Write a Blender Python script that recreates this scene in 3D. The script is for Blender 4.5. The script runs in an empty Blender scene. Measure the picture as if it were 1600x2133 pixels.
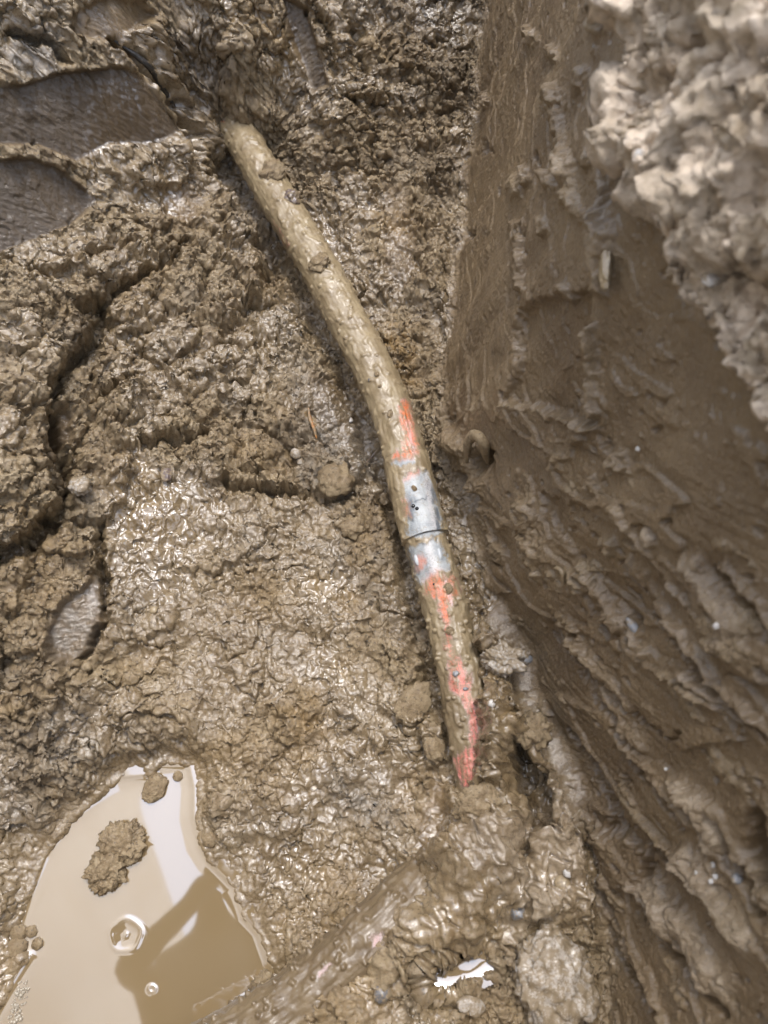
import bpy, bmesh, math, random
import numpy as np
from mathutils import Vector, Matrix

# ------------------------------------------------------------------ camera, sky, sun, exposure
scene = bpy.context.scene
COL = scene.collection
CAMH, TILT = 1.18, math.radians(20.0)
FPX = 1581.0                                   # focal length in photo pixels (1600 x 2133)
cam_d = bpy.data.cameras.new('camera'); cam = bpy.data.objects.new('camera', cam_d); COL.objects.link(cam)
cam.location = (0, 0, CAMH); cam.rotation_euler = (TILT, 0, 0)
cam_d.sensor_fit = 'VERTICAL'; cam_d.sensor_height = 9.8; cam_d.sensor_width = 7.35
cam_d.lens = 9.8 * FPX / 2133.0
cam_d.clip_start = 0.02; cam_d.clip_end = 200
cam_d.dof.use_dof = True; cam_d.dof.focus_distance = 1.13; cam_d.dof.aperture_fstop = 1.0
scene.camera = cam

SUN_EL, SUN_AZ = math.radians(68), math.radians(12)     # azimuth from +y towards +x
world = bpy.data.worlds.new('World'); scene.world = world; world.use_nodes = True
wn = world.node_tree; wn.nodes.clear()
sky = wn.nodes.new('ShaderNodeTexSky'); sky.sky_type = 'NISHITA'; sky.sun_disc = False
sky.sun_elevation = SUN_EL; sky.sun_rotation = SUN_AZ; sky.dust_density = 1.5; sky.air_density = 1.0
hs = wn.nodes.new('ShaderNodeHueSaturation'); hs.inputs['Saturation'].default_value = 0.55
bg = wn.nodes.new('ShaderNodeBackground'); bg.inputs['Strength'].default_value = 0.15
wo = wn.nodes.new('ShaderNodeOutputWorld')
wn.links.new(sky.outputs[0], hs.inputs['Color']); wn.links.new(hs.outputs[0], bg.inputs['Color']); wn.links.new(bg.outputs[0], wo.inputs[0])
sun_d = bpy.data.lights.new('sun', 'SUN'); sun_d.energy = 0.6; sun_d.angle = math.radians(16); sun_d.color = (1, 0.97, 0.93)
sun = bpy.data.objects.new('sun', sun_d); COL.objects.link(sun); sun.location = (1, 1, 4)
sdir = Vector((math.sin(SUN_AZ) * math.cos(SUN_EL), math.cos(SUN_AZ) * math.cos(SUN_EL), math.sin(SUN_EL)))
sun.rotation_euler = sdir.to_track_quat('Z', 'Y').to_euler()
scene.view_settings.view_transform = 'Standard'; scene.view_settings.look = 'None'
scene.view_settings.exposure = 1.95; scene.view_settings.gamma = 1.0

# ------------------------------------------------------------------ helpers
rng = np.random.RandomState(7)
random.seed(7)
ST, CT = math.sin(TILT), math.cos(TILT)
f32 = np.float32

def ray(px, py):
    u = (px - 800.0) / FPX; v = (1066.5 - py) / FPX
    return np.array([u, ST + v * CT, -CT + v * ST])
def at_z(px, py, z):
    d = ray(px, py); t = (z - CAMH) / d[2]
    return np.array([d[0] * t, d[1] * t, z])
def project(X, Y, Z):
    dz = Z - CAMH
    depth = Y * ST - dz * CT
    up = Y * CT + dz * ST
    depth = np.maximum(depth, 0.02)
    return X / depth * FPX + 800.0, 1066.5 - up / depth * FPX, depth

def _h(ix, iy, seed):
    h = (ix.astype(np.uint32) * np.uint32(374761393) + iy.astype(np.uint32) * np.uint32(668265263) + np.uint32(seed * 974711 + 12345))
    h = (h ^ (h >> np.uint32(13))) * np.uint32(1274126177)
    h = h ^ (h >> np.uint32(16))
    h = h * np.uint32(2246822519); h = h ^ (h >> np.uint32(15))
    return h
def hashf(ix, iy, seed):
    return (_h(ix, iy, seed) & np.uint32(0xFFFFFF)).astype(f32) / f32(0xFFFFFF)
_GA = np.linspace(0, 2 * np.pi, 256, endpoint=False)
_GX, _GY = np.cos(_GA).astype(f32), np.sin(_GA).astype(f32)
def perlin(x, y, seed=0):
    x = x.astype(f32); y = y.astype(f32)
    x0 = np.floor(x); y0 = np.floor(y)
    fx = x - x0; fy = y - y0
    ix = x0.astype(np.int64); iy = y0.astype(np.int64)
    u = fx * fx * fx * (fx * (fx * 6 - 15) + 10); v = fy * fy * fy * (fy * (fy * 6 - 15) + 10)
    def g(dx, dy):
        k = _h(ix + dx, iy + dy, seed) & np.uint32(255)
        return _GX[k] * (fx - dx) + _GY[k] * (fy - dy)
    a = g(0, 0); b = g(1, 0); c = g(0, 1); d = g(1, 1)
    return ((a + u * (b - a)) * (1 - v) + (c + u * (d - c)) * v) * f32(1.5)
def fbm(x, y, seed=0, octv=4, gain=0.5):
    s = 0; a = 1.0
    for i in range(octv):
        s = s + a * perlin(x * 2.03 ** i, y * 2.03 ** i, seed + 17 * i); a *= gain
    return s
def worley(x, y, seed=0, jit=0.9):
    x = x.astype(f32); y = y.astype(f32)
    x0 = np.floor(x).astype(np.int64); y0 = np.floor(y).astype(np.int64)
    F1 = np.full(x.shape, 9, f32); F2 = np.full(x.shape, 9, f32); R = np.zeros(x.shape, f32)
    for dx in (-1, 0, 1):
        for dy in (-1, 0, 1):
            cx = x0 + dx; cy = y0 + dy
            h = _h(cx, cy, seed)
            jx = (h & np.uint32(1023)).astype(f32) / 1023; jy = ((h >> np.uint32(10)) & np.uint32(1023)).astype(f32) / 1023
            r = (h >> np.uint32(20)).astype(f32) / 4095
            d = (cx + 0.5 + jit * (jx - 0.5) - x) ** 2 + (cy + 0.5 + jit * (jy - 0.5) - y) ** 2
            d = np.sqrt(d).astype(f32)
            m = d < F1
            F2 = np.where(m, F1, np.minimum(F2, d)); R = np.where(m, r, R); F1 = np.where(m, d, F1)
    return F1, F2, R
def sstep(a, b, x):
    t = np.clip((x - a) / (b - a), 0, 1); return t * t * (3 - 2 * t)

def new_mesh(name, V, quads, smooth=True):
    me = bpy.data.meshes.new(name)
    V = np.asarray(V, f32).reshape(-1, 3); quads = np.asarray(quads, np.int32)
    n = quads.shape[1]
    me.vertices.add(len(V)); me.vertices.foreach_set('co', V.ravel())
    me.loops.add(quads.size); me.loops.foreach_set('vertex_index', quads.ravel())
    me.polygons.add(len(quads)); me.polygons.foreach_set('loop_start', np.arange(0, quads.size, n, dtype=np.int32))
    me.update(calc_edges=True); me.validate()
    me.polygons.foreach_set('use_smooth', np.full(len(me.polygons), smooth))
    return me
def add_attr(me, name, arr):
    a = me.attributes.new(name, 'FLOAT', 'POINT'); a.data.foreach_set('value', np.asarray(arr, f32).ravel())
def link(name, me, mat=None, parent=None):
    o = bpy.data.objects.new(name, me); COL.objects.link(o)
    if mat is not None and me is not None and len(me.materials) == 0: me.materials.append(mat)
    if parent is not None: o.parent = parent
    return o
def tag(o, label=None, cat=None, group=None, kind=None):
    if label: o['label'] = label
    if cat: o['category'] = cat
    if group: o['group'] = group
    if kind: o['kind'] = kind
    return o
def grid_quads(ny, nx):
    i = np.arange(ny - 1)[:, None] * nx + np.arange(nx - 1)[None, :]
    return np.stack([i, i + 1, i + nx + 1, i + nx], -1).reshape(-1, 4)

# polygons / polylines are drawn over the photograph once, then turned into relief of the real ground surface
def seg_dist(px, py, pts, closed=False):
    pts = list(pts)
    D = np.full(px.shape, 1e9, f32)
    n = len(pts)
    for i in range(n if closed else n - 1):
        ax, ay = pts[i]; bx, by = pts[(i + 1) % n]
        dx, dy = bx - ax, by - ay
        t = np.clip(((px - ax) * dx + (py - ay) * dy) / (dx * dx + dy * dy + 1e-9), 0, 1)
        D = np.minimum(D, (px - ax - t * dx) ** 2 + (py - ay - t * dy) ** 2)
    return np.sqrt(D)
def poly_sd(px, py, pts):            # > 0 inside
    D = seg_dist(px, py, pts, True)
    ins = np.zeros(px.shape, bool); n = len(pts)
    for i in range(n):
        ax, ay = pts[i]; bx, by = pts[(i + 1) % n]
        c = (ay > py) != (by > py)
        ins ^= c & (px < (bx - ax) * (py - ay) / (by - ay + 1e-12) + ax)
    return np.where(ins, D, -D)

# ------------------------------------------------------------------ node helpers / materials
def N(nt, t, **kw):
    n = nt.nodes.new(t)
    for k, v in kw.items(): setattr(n, k, v)
    return n
class Mat:
    def __init__(s, name):
        s.m = bpy.data.materials.new(name); s.m.use_nodes = True; s.nt = s.m.node_tree
        s.b = s.nt.nodes['Principled BSDF']; s.tc = N(s.nt, 'ShaderNodeTexCoord')
    def L(s, a, b): s.nt.links.new(a, b)
    def noise(s, scale, detail=4, rough=0.55, dist=0.0, vec=None):
        n = N(s.nt, 'ShaderNodeTexNoise'); n.inputs['Scale'].default_value = scale; n.inputs['Detail'].default_value = detail
        n.inputs['Roughness'].default_value = rough; n.inputs['Distortion'].default_value = dist
        s.L(vec or s.tc.outputs['Object'], n.inputs['Vector']); return n.outputs['Fac']
    def ramp(s, fac, stops, interp='LINEAR'):
        r = N(s.nt, 'ShaderNodeValToRGB'); r.color_ramp.interpolation = interp
        e = r.color_ramp.elements
        while len(e) < len(stops): e.new(0.5)
        for el, (p, c) in zip(e, stops):
            el.position = p; el.color = (c, c, c, 1) if not isinstance(c, tuple) else (*c, 1)
        s.L(fac, r.inputs[0]); return r.outputs[0]
    def mix(s, fac, a, b, mode='MIX'):
        m = N(s.nt, 'ShaderNodeMix', data_type='RGBA', blend_type=mode)
        for sock, v in ((m.inputs[0], fac), (m.inputs[6], a), (m.inputs[7], b)):
            if isinstance(v, (int, float)): sock.default_value = v
            elif isinstance(v, tuple): sock.default_value = (*v, 1)
            else: s.L(v, sock)
        return m.outputs[2]
    def math(s, op, a, b=0.0, c=None, clamp=False):
        m = N(s.nt, 'ShaderNodeMath', operation=op, use_clamp=clamp)
        for i, v in enumerate((a, b, c)):
            if v is None: continue
            if isinstance(v, (int, float)): m.inputs[i].default_value = v
            else: s.L(v, m.inputs[i])
        return m.outputs[0]
    def attr(s, name):
        a = N(s.nt, 'ShaderNodeAttribute', attribute_name=name); return a.outputs['Fac']
    def bump(s, h, strength=0.5, dist=0.002, normal=None):
        b = N(s.nt, 'ShaderNodeBump'); b.inputs['Strength'].default_value = strength; b.inputs['Distance'].default_value = dist
        s.L(h, b.inputs['Height'])
        if normal is not None: s.L(normal, b.inputs['Normal'])
        return b.outputs[0]
    def set(s, **kw):
        for k, v in kw.items():
            k = k.replace('_', ' ')
            i = s.b.inputs[k]
            if isinstance(v, (int, float)): i.default_value = v
            elif isinstance(v, tuple): i.default_value = (*v, 1) if len(v) == 3 else v
            else: s.L(v, i)

def mud_material():
    M = Mat('wet_mud')
    n1 = M.noise(9, 5, 0.6); n2 = M.noise(55, 5, 0.65, 0.4); n3 = M.noise(260, 4, 0.6)
    c = M.ramp(n1, [(0.30, (0.165, 0.110, 0.054)), (0.5, (0.230, 0.160, 0.082)), (0.70, (0.300, 0.220, 0.120))])
    c = M.mix(M.ramp(n2, [(0.38, 0.0), (0.62, 0.7)]), c, (0.345, 0.258, 0.148))
    c = M.mix(M.ramp(n3, [(0.58, 0.0), (0.70, 0.6)]), c, (0.44, 0.36, 0.24))
    c = M.mix(M.ramp(n3, [(0.32, 0.8), (0.44, 0.0)]), c, (0.065, 0.044, 0.026))
    c = M.mix(M.math('MULTIPLY', M.attr('clay'), 0.85), c, M.mix(M.ramp(n1, [(0.35, 0.0), (0.65, 1.0)]), (0.130, 0.082, 0.037), (0.186, 0.123, 0.058)))
    c = M.mix(M.math('MULTIPLY', M.attr('grey'), M.ramp(n2, [(0.35, 0.1), (0.65, 0.8)])), c, (0.215, 0.195, 0.165))
    c = M.mix(M.math('MULTIPLY', M.attr('ochre'), M.ramp(n2, [(0.4, 0.0), (0.6, 0.9)])), c, (0.27, 0.165, 0.055))
    c = M.mix(M.math('MULTIPLY', M.attr('dark'), 0.85), c, (0.078, 0.054, 0.031))  # shade of the slabs and overhang, mixed into the mud colour
    c = M.mix(M.math('MULTIPLY', M.attr('pale'), M.ramp(n2, [(0.3, 0.3), (0.6, 1.0)])), c, (0.78, 0.64, 0.49))
    wet = M.attr('wet')
    c = M.mix(M.math('MULTIPLY', wet, 0.38), c, (0.085, 0.060, 0.034))
    r = M.ramp(M.noise(120, 4, 0.6), [(0.3, 0.28), (0.7, 0.58)])
    r = M.math('SUBTRACT', r, M.math('MULTIPLY', wet, 0.2), clamp=True)
    h = M.math('ADD', M.math('MULTIPLY', M.noise(380, 5, 0.65), 1.0), M.math('MULTIPLY', M.noise(1100, 3, 0.6), 0.35))
    film = M.attr('film'); dry = M.math('SUBTRACT', 1.0, M.math('MULTIPLY', film, 0.9)); r = M.math('MULTIPLY', r, dry)
    nrm = M.bump(h, 0.9, 0.0045); nrm.node.inputs['Strength'].default_value = 0.9; M.L(M.math('MULTIPLY', dry, M.math('SUBTRACT', 0.85, M.math('MULTIPLY', wet, 0.45))), nrm.node.inputs['Strength'])
    nrm2 = M.bump(M.noise(330, 3, 0.55), 0.8, 0.003); M.L(M.math('MULTIPLY', dry, 0.4), nrm2.node.inputs['Strength'])
    M.set(Base_Color=c, Roughness=r, Normal=nrm, Specular_IOR_Level=0.5)
    M.set(Coat_Weight=M.math('ADD', M.math('MULTIPLY', wet, 0.72), M.math('ADD', film, M.math('ADD', 0.14, M.math('MULTIPLY', M.attr('clay'), 0.28))), clamp=True), Coat_Roughness=0.06, Coat_IOR=1.6, Coat_Normal=nrm2)
    return M.m
MUD = mud_material()

def water_material():
    M = Mat('muddy_water')
    n = M.noise(7, 4, 0.5, 0.3)
    c = M.mix(n, (0.215, 0.150, 0.075), (0.245, 0.176, 0.092))
    M.set(Base_Color=c, Roughness=0.03, IOR=3.1, Specular_IOR_Level=0.5)
    return M.m
WATER = water_material()

# ------------------------------------------------------------------ pipe centreline (needed by the ground)
PIPE_Z = 0.10; PIPE_R = 0.032
PIPE_PX = [(405, 150), (470, 240), (513, 301), (552, 371), (587, 428), (624, 488), (671, 564), (722, 668), (752, 713), (778, 768), (801, 814),
           (831, 898), (854, 993), (867, 1049), (884, 1118), (905, 1186), (922, 1238), (941, 1319), (960, 1400), (977, 1497), (991, 1580), (1003, 1660), (1012, 1720)]
def smooth_curve(P, n, it=3):
    P = np.array(P, float)
    d = np.r_[0, np.cumsum(np.linalg.norm(np.diff(P, axis=0), axis=1))]
    t = np.linspace(0, d[-1], n)
    Q = np.stack([np.interp(t, d, P[:, k]) for k in range(P.shape[1])], 1)
    w = max(2, n // 40)
    for _ in range(it):
        pad = np.pad(Q, ((w, w), (0, 0)), mode='reflect', reflect_type='odd')
        k = np.ones(2 * w + 1) / (2 * w + 1)
        Q = np.stack([np.convolve(pad[:, j], k, 'valid') for j in range(Q.shape[1])], 1)
    return Q
def pipe_z(py):      # the lower end dives into the mud
    return PIPE_Z - 0.028 * max(0, (py - 1540) / 150.0) ** 1.5
PIPE_W = smooth_curve([at_z(x, y, pipe_z(y)) for x, y in PIPE_PX], 500)

# ------------------------------------------------------------------ ground: pit floor, back bank, right trench wall, one sheet
DX = 0.00145
FOOT = np.array([(1000, 0), (985, 300), (960, 500), (930, 720), (925, 900), (962, 1050), (1030, 1250), (1100, 1400), (1190, 1600), (1245, 1800), (1262, 2133)])
fw = np.array([at_z(x, y, 0.10) for x, y in FOOT]); o_ = np.argsort(fw[:, 1])
ys = np.concatenate([-0.40 - np.cumsum(0.006 * 1.13 ** np.arange(34))[::-1], np.arange(-0.40, 1.0, DX), np.arange(1.0, 1.50, DX * 0.75),
                     1.50 + np.cumsum(0.006 * 1.13 ** np.arange(34))])
def smooth1(a, w):
    k = np.hanning(2 * w + 3)[1:-1]; k /= k.sum()
    return np.convolve(np.pad(a, w, mode='edge'), k, 'valid')
xf = np.interp(np.arange(-4, 5, 0.01), fw[o_, 1], fw[o_, 0]); xf = np.interp(ys, np.arange(-4, 5, 0.01), smooth1(xf, 10))
NYr = len(ys)
xf = xf + 0.010 * perlin(ys * 8, ys * 0 + .3, 201) + 0.006 * perlin(ys * 24, ys * 0 + .3, 202)
XL = -0.74
nf = int(0.90 / DX); nw = int(0.72 / 0.0014)
left = XL - np.cumsum(0.006 * 1.13 ** np.arange(34))[::-1]
right = np.cumsum(0.0025 * 1.09 ** np.arange(56))
ZTOP = 0.80
# floor level from control points (photo x, photo y, level)
CTRL = [(0, 0, .41), (250, 0, .34), (500, 0, .28), (800, 0, .245), (980, 0, .225), (0, 200, .34), (200, 200, .28), (330, 180, .245), (480, 120, .235), (650, 130, .205), (820, 150, .185), (960, 200, .16),
        (0, 400, .265), (150, 430, .20), (300, 330, .18), (400, 300, .15), (440, 225, .145), (470, 250, .115), (430, 260, .125), (520, 260, .115), (560, 220, .135), (700, 320, .12), (880, 380, .11),
        (0, 560, .215), (200, 560, .16), (380, 470, .11), (480, 420, .085), (560, 520, .06), (0, 800, .20), (200, 800, .12), (420, 750, .09), (620, 700, .055), (740, 860, .05), (790, 560, .085), (880, 700, .085),
        (0, 1100, .16), (200, 1150, .10), (430, 1100, .07), (650, 1100, .055), (800, 1150, .05), (0, 1400, .11), (250, 1400, .07), (500, 1400, .055), (720, 1400, .05), (860, 1450, .055),
        (0, 1640, .06), (140, 1640, .035), (560, 1650, .035), (760, 1650, .04), (870, 1650, .05), (700, 1850, .025), (-150, 1950, .05), (-150, 1500, .13), (-150, 900, .24), (-200, 400, .32), (-200, 100, .42), (-100, 2200, .03),
        (250, 1900, -.03), (400, 2100, -.03), (150, 2200, -.03),
        (960, 1000, .07), (1010, 1250, .08), (1080, 1450, .085), (1120, 1650, .10), (960, 1720, .085), (900, 1880, .108), (870, 1920, .100), (790, 2005, .096), (720, 2070, .09), (1100, 1900, .11), (830, 2030, .085), (660, 2125, .075), (900, 2100, .085), (800, 1860, .040), (700, 1920, .028), (600, 2010, .022), (1100, 2100, .10), (800, 2250, .085), (500, 2250, .04), (1100, 2300, .11)]
cw = np.array([at_z(a, b, c) for a, b, c in CTRL])
def tps_fit(P, z):
    n = len(P); r = np.linalg.norm(P[:, None] - P[None], axis=2)
    K = np.where(r > 0, r * r * np.log(r + 1e-12), 0) + np.eye(n) * 2e-4
    A = np.zeros((n + 3, n + 3)); A[:n, :n] = K; A[:n, n] = 1; A[:n, n + 1:] = P; A[n, :n] = 1; A[n + 1:, :n] = P.T
    return np.linalg.solve(A, np.r_[z, 0, 0, 0])
W = tps_fit(cw[:, :2], cw[:, 2])
gx = np.linspace(-0.95, 0.5, 240); gy = np.linspace(-0.65, 1.75, 400)
GX, GY = np.meshgrid(gx, gy)
Zg = W[-3] + W[-2] * GX + W[-1] * GY
for i in range(len(cw)):
    r2 = (GX - cw[i, 0]) ** 2 + (GY - cw[i, 1]) ** 2
    Zg += W[i] * 0.5 * r2 * np.log(r2 + 1e-12)
def floor_z(X, Y):
    fx = np.clip((X - gx[0]) / (gx[1] - gx[0]), 0, len(gx) - 1.001); fy = np.clip((Y - gy[0]) / (gy[1] - gy[0]), 0, len(gy) - 1.001)
    i = fx.astype(int); j = fy.astype(int); a = fx - i; b = fy - j
    z = (Zg[j, i] * (1 - a) + Zg[j, i + 1] * a) * (1 - b) + (Zg[j + 1, i] * (1 - a) + Zg[j + 1, i + 1] * a) * b
    z = np.clip(z, -0.05, 0.78)
    e = np.maximum(sstep(-0.74, -1.0, X), np.maximum(sstep(1.48, 1.70, Y), sstep(-0.42, -0.66, Y)))
    return z * (1 - e) + 0.78 * e
fr = np.linspace(0, 1, nf)
ncol = len(left) + nf + nw + len(right)
BX = np.zeros((NYr, ncol)); BZ = np.zeros((NYr, ncol)); S = np.zeros((NYr, ncol)); Yg = np.repeat(ys[:, None], ncol, 1)
a0 = len(left); a1 = a0 + nf; a2 = a1 + nw
BX[:, :a0] = left[None]
BX[:, a0:a1] = XL + (xf[:, None] - XL) * fr[None]
BZ[:, :a1] = floor_z(BX[:, :a1], Yg[:, :a1])
zf = BZ[:, a1 - 1]
S[:, :a1] = BX[:, :a1]
wz = (np.arange(1, nw + 1) / nw)[None]
BZ[:, a1:a2] = zf[:, None] + (ZTOP - zf[:, None]) * wz
hz = BZ[:, a1:a2]; yy = Yg[:, a1:a2]
lean = 0.25 + 0.02 * np.sin(yy * 5 + 0.5)
zb = np.interp(yy, [-0.3, 0.1, 0.21, 0.31, 0.55, 0.77, 1.4], [0.74, 0.72, 0.67, 0.61, 0.635, 0.70, 0.78]) + 0.02 * perlin(yy * 9, yy * 0 + 3.3, 5) + 0.01 * perlin(yy * 40, yy * 0 + 1.3, 6)
zb_rel = hz - zb - 0.010 + 0.045 * perlin(hz * 9, yy * 7, 7) + 0.018 * perlin(hz * 30, yy * 30, 8)
BX[:, a1:a2] = xf[:, None] + lean * (hz - zf[:, None]) - 0.030 * sstep(-0.004, 0.02, zb_rel)
S[:, a1:a2] = xf[:, None] + (hz - zf[:, None])
BX[:, a2:] = BX[:, a2 - 1:a2] + right[None] * 0.9
BZ[:, a2:] = ZTOP + 0.02 * (1 - np.exp(-right[None] / 0.05))
S[:, a2:] = S[:, a2 - 1:a2] + right[None]
def smooth_cols(A, w):
    k = np.hanning(2 * w + 3)[1:-1]; k /= k.sum()
    P = np.pad(A, ((0, 0), (w, w)), mode='edge'); out = np.zeros_like(A)
    for i, kk in enumerate(k): out += kk * P[:, i:i + A.shape[1]]
    return out
sl = slice(a1 - 60, a1 + 60)
for A in (BX, BZ):
    sm = smooth_cols(A[:, a1 - 100:a1 + 100], 26); A[:, sl] = sm[:, 40:160]
BX = BX.astype(f32); BZ = BZ.astype(f32); BY = Yg.astype(f32); S = S.astype(f32)
Zq = np.gradient(floor_z(np.full(NYr, -0.1), ys), ys)
tt = np.r_[0, np.cumsum(np.diff(ys) * np.sqrt(1 + np.clip((Zq[1:]), 0, 1.5) ** 2))]; tt -= np.interp(0, ys, tt)
T = np.repeat(tt[:, None], ncol, 1).astype(f32)
PX, PY, PD = project(BX, BY, BZ)
PX = PX.astype(f32); PY = PY.astype(f32)
colidx = np.arange(ncol)[None, :]
WALL = sstep(a1 - 6, a1 + 26, colidx.astype(f32)) * np.ones((NYr, 1), f32)          # 1 on the trench wall
LIP = np.zeros((NYr, ncol), f32); LIP[:, a1:a2] = sstep(-0.006, 0.012, zb_rel); LIP[:, a2:] = 1
HZ = np.zeros((NYr, ncol), f32); HZ[:, a1:a2] = (hz - zf[:, None]); HZ[:, a2:] = 0.70

def vnormals(X, Y, Z):
    dxs = np.stack([np.gradient(A, axis=1) for A in (X, Y, Z)], -1); dys = np.stack([np.gradient(A, axis=0) for A in (X, Y, Z)], -1)
    n = np.cross(dxs, dys); n /= (np.linalg.norm(n, axis=-1, keepdims=True) + 1e-12)
    return n.astype(f32)
NB = vnormals(BX, BY, BZ)

# ---- pixel-drawn feature regions
# wobble pixel coordinates so that drawn outlines come out ragged
wob = 9 * perlin(S * 45, T * 45, 301) + 5 * perlin(S * 130, T * 130, 302)
wob2 = 9 * perlin(S * 45, T * 45, 303) + 5 * perlin(S * 130, T * 130, 304)
QX = PX + wob; QY = PY + wob2
def region(pts, soft=14, ragged=True):
    return sstep(-soft, soft, poly_sd(QX if ragged else PX, QY if ragged else PY, pts)).astype(f32)
def line(pts, w, ragged=True):
    d = seg_dist(QX if ragged else PX, QY if ragged else PY, pts); return np.exp(-(d / w) ** 2).astype(f32)

PUDDLE = [(-60, 2200), (10, 2075), (60, 1990), (35, 1985), (5, 1955), (35, 1925), (62, 1850), (90, 1780), (140, 1710), (195, 1660), (240, 1618), (300, 1615), (325, 1590), (395, 1592), (405, 1640), (405, 1700),
          (420, 1760), (440, 1795), (490, 1845), (510, 1910), (540, 1945), (560, 2000), (572, 2035), (545, 2060), (500, 2090), (440, 2140), (420, 2200)]
pud_sd = poly_sd(PX + 4 * perlin(S * 60, T * 60, 77) + 3 * perlin(S * 160, T * 160, 78), PY + 4 * perlin(S * 60, T * 60, 79), PUDDLE)
POOL2 = [(880, 2010), (905, 1985), (960, 1970), (1010, 1972), (1040, 1990), (1030, 2020), (990, 2040), (930, 2060), (890, 2050)]
pool2_sd = poly_sd(PX, PY, POOL2)

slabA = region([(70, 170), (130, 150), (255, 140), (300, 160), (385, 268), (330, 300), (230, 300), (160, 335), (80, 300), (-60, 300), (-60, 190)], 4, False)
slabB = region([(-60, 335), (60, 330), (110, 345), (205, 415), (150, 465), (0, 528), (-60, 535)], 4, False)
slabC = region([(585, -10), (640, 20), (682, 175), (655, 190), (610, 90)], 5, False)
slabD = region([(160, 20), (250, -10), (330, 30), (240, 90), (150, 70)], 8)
patchE = region([(330, 400), (390, 390), (420, 420), (390, 470), (340, 450)], 10)
patchF = region([(110, 1280), (215, 1190), (215, 1340), (140, 1390), (100, 1350)], 10)
patchG = region([(860, 1740), (905, 1620), (930, 1640), (960, 1700), (900, 1790)], 10)
patchH = region([(95, 870), (145, 850), (150, 930), (110, 940)], 8)
patchI = region([(800, 380), (850, 400), (870, 560), (830, 640), (800, 560)], 14)
patchJ = region([(640, 780), (720, 820), (780, 930), (740, 960), (660, 860)], 14) * 0.6
smooth_floor = np.clip(slabA + slabB + slabC + slabD + patchE * .8 + patchF + patchG * .8 + patchH + patchI * .6 + patchJ, 0, 1)

H = np.zeros((NYr, ncol), f32)
def raise_(pts, h, soft=9):
    global H
    H += h * region(pts, soft)
def groove(pts, depth, w):
    global H
    H -= depth * line(pts, w)
raise_([(-100, 500), (0, 555), (80, 600), (215, 640), (200, 705), (140, 765), (88, 830), (82, 930), (112, 1050), (50, 1125), (-100, 1180)], 0.035, 10)
raise_([(140, 960), (275, 965), (262, 1040), (215, 1105), (165, 1080)], 0.020, 7)
raise_([(190, 860), (300, 792), (420, 760), (475, 800), (432, 905), (330, 925), (250, 945), (200, 900)], 0.018, 9)
raise_([(60, 560), (190, 545), (280, 520), (390, 508), (350, 566), (275, 590), (215, 625), (170, 665), (60, 640)], 0.016, 8)
raise_([(390, 500), (520, 470), (560, 560), (545, 640), (470, 700), (370, 660), (300, 600), (350, 570)], 0.016, 9)
raise_([(-40, 1150), (90, 1170), (200, 1140), (215, 1230), (215, 1340), (150, 1390), (60, 1350), (-40, 1380)], 0.014, 8)
raise_([(430, 900), (520, 880), (600, 900), (620, 1020), (540, 1022), (470, 1012)], 0.014, 8)
raise_([(640, 950), (750, 940), (760, 1000), (700, 1060), (640, 1040)], 0.013, 7)
raise_([(300, 310), (385, 290), (410, 330), (380, 380), (290, 400), (260, 350)], 0.014, 8)
raise_([(250, 1150), (400, 1140), (540, 1150), (470, 1192), (405, 1196), (300, 1180)], 0.006, 7)
raise_([(220, 1250), (370, 1235), (375, 1300), (300, 1340), (225, 1330)], 0.011, 8)
raise_([(790, 1420), (870, 1440), (895, 1490), (850, 1510), (790, 1480)], 0.013, 7)
raise_([(880, 1490), (925, 1510), (940, 1590), (895, 1600)], 0.016, 6)
groove([(215, 640), (190, 720), (130, 775), (100, 830), (110, 930), (140, 1000), (130, 1070), (60, 1140), (0, 1170)], 0.055, 15)
groove([(212, 1095), (215, 1200), (221, 1300), (175, 1375)], 0.040, 8)
groove([(185, 850), (215, 825), (290, 795)], 0.03, 9)
groove([(300, 930), (390, 925), (432, 910)], 0.026, 8)
groove([(190, 545), (280, 520), (395, 510), (350, 568), (275, 592), (215, 626), (178, 668)], 0.036, 11)
groove([(470, 1015), (530, 1027), (622, 1032), (700, 1048), (758, 1000)], 0.028, 8)
groove([(405, 1197), (470, 1193), (540, 1150)], 0.010, 5)
groove([(470, 700), (545, 640), (565, 555), (530, 470)], 0.036, 16)
groove([(238, 88), (272, 110), (312, 142), (348, 188), (378, 228), (405, 285), (402, 330)], 0.045, 10)
groove([(20, 70), (60, 80), (110, 90), (130, 130)], 0.03, 10)
groove([(640, 20), (685, 60), (695, 150)], 0.02, 8)
groove([(740, 60), (760, 150)], 0.03, 12)
groove([(735, 205), (760, 240), (790, 220)], 0.018, 9)
raise_([(1010, 1300), (1060, 1260), (1100, 1400), (1150, 1500), (1230, 1640), (1240, 1880), (1100, 1900), (960, 1850), (900, 1800), (960, 1690), (1010, 1600)], 0.050, 45)
raise_([(950, 1815), (880, 1890), (760, 2012), (610, 2140), (800, 2250), (1000, 2100), (1010, 1900)], 0.034, 32)
raise_([(1010, 1250), (1075, 1260), (1100, 1400), (1120, 1500), (1040, 1600), (1015, 1500)], 0.012, 12)
raise_([(1040, 1480), (1160, 1500), (1210, 1600), (1170, 1570), (1085, 1560), (1040, 1640)], 0.014, 12)
raise_([(1085, 1570), (1130, 1558), (1165, 1620), (1152, 1720), (1110, 1730), (1092, 1650)], -0.065, 8)
groove([(1092, 1770), (1095, 1860), (1080, 1890)], 0.02, 9)
raise_([(1000, 1890), (1060, 1860), (1150, 1900), (1240, 1900), (1250, 2140), (1000, 2140), (1060, 2000)], 0.012, 20)
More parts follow.
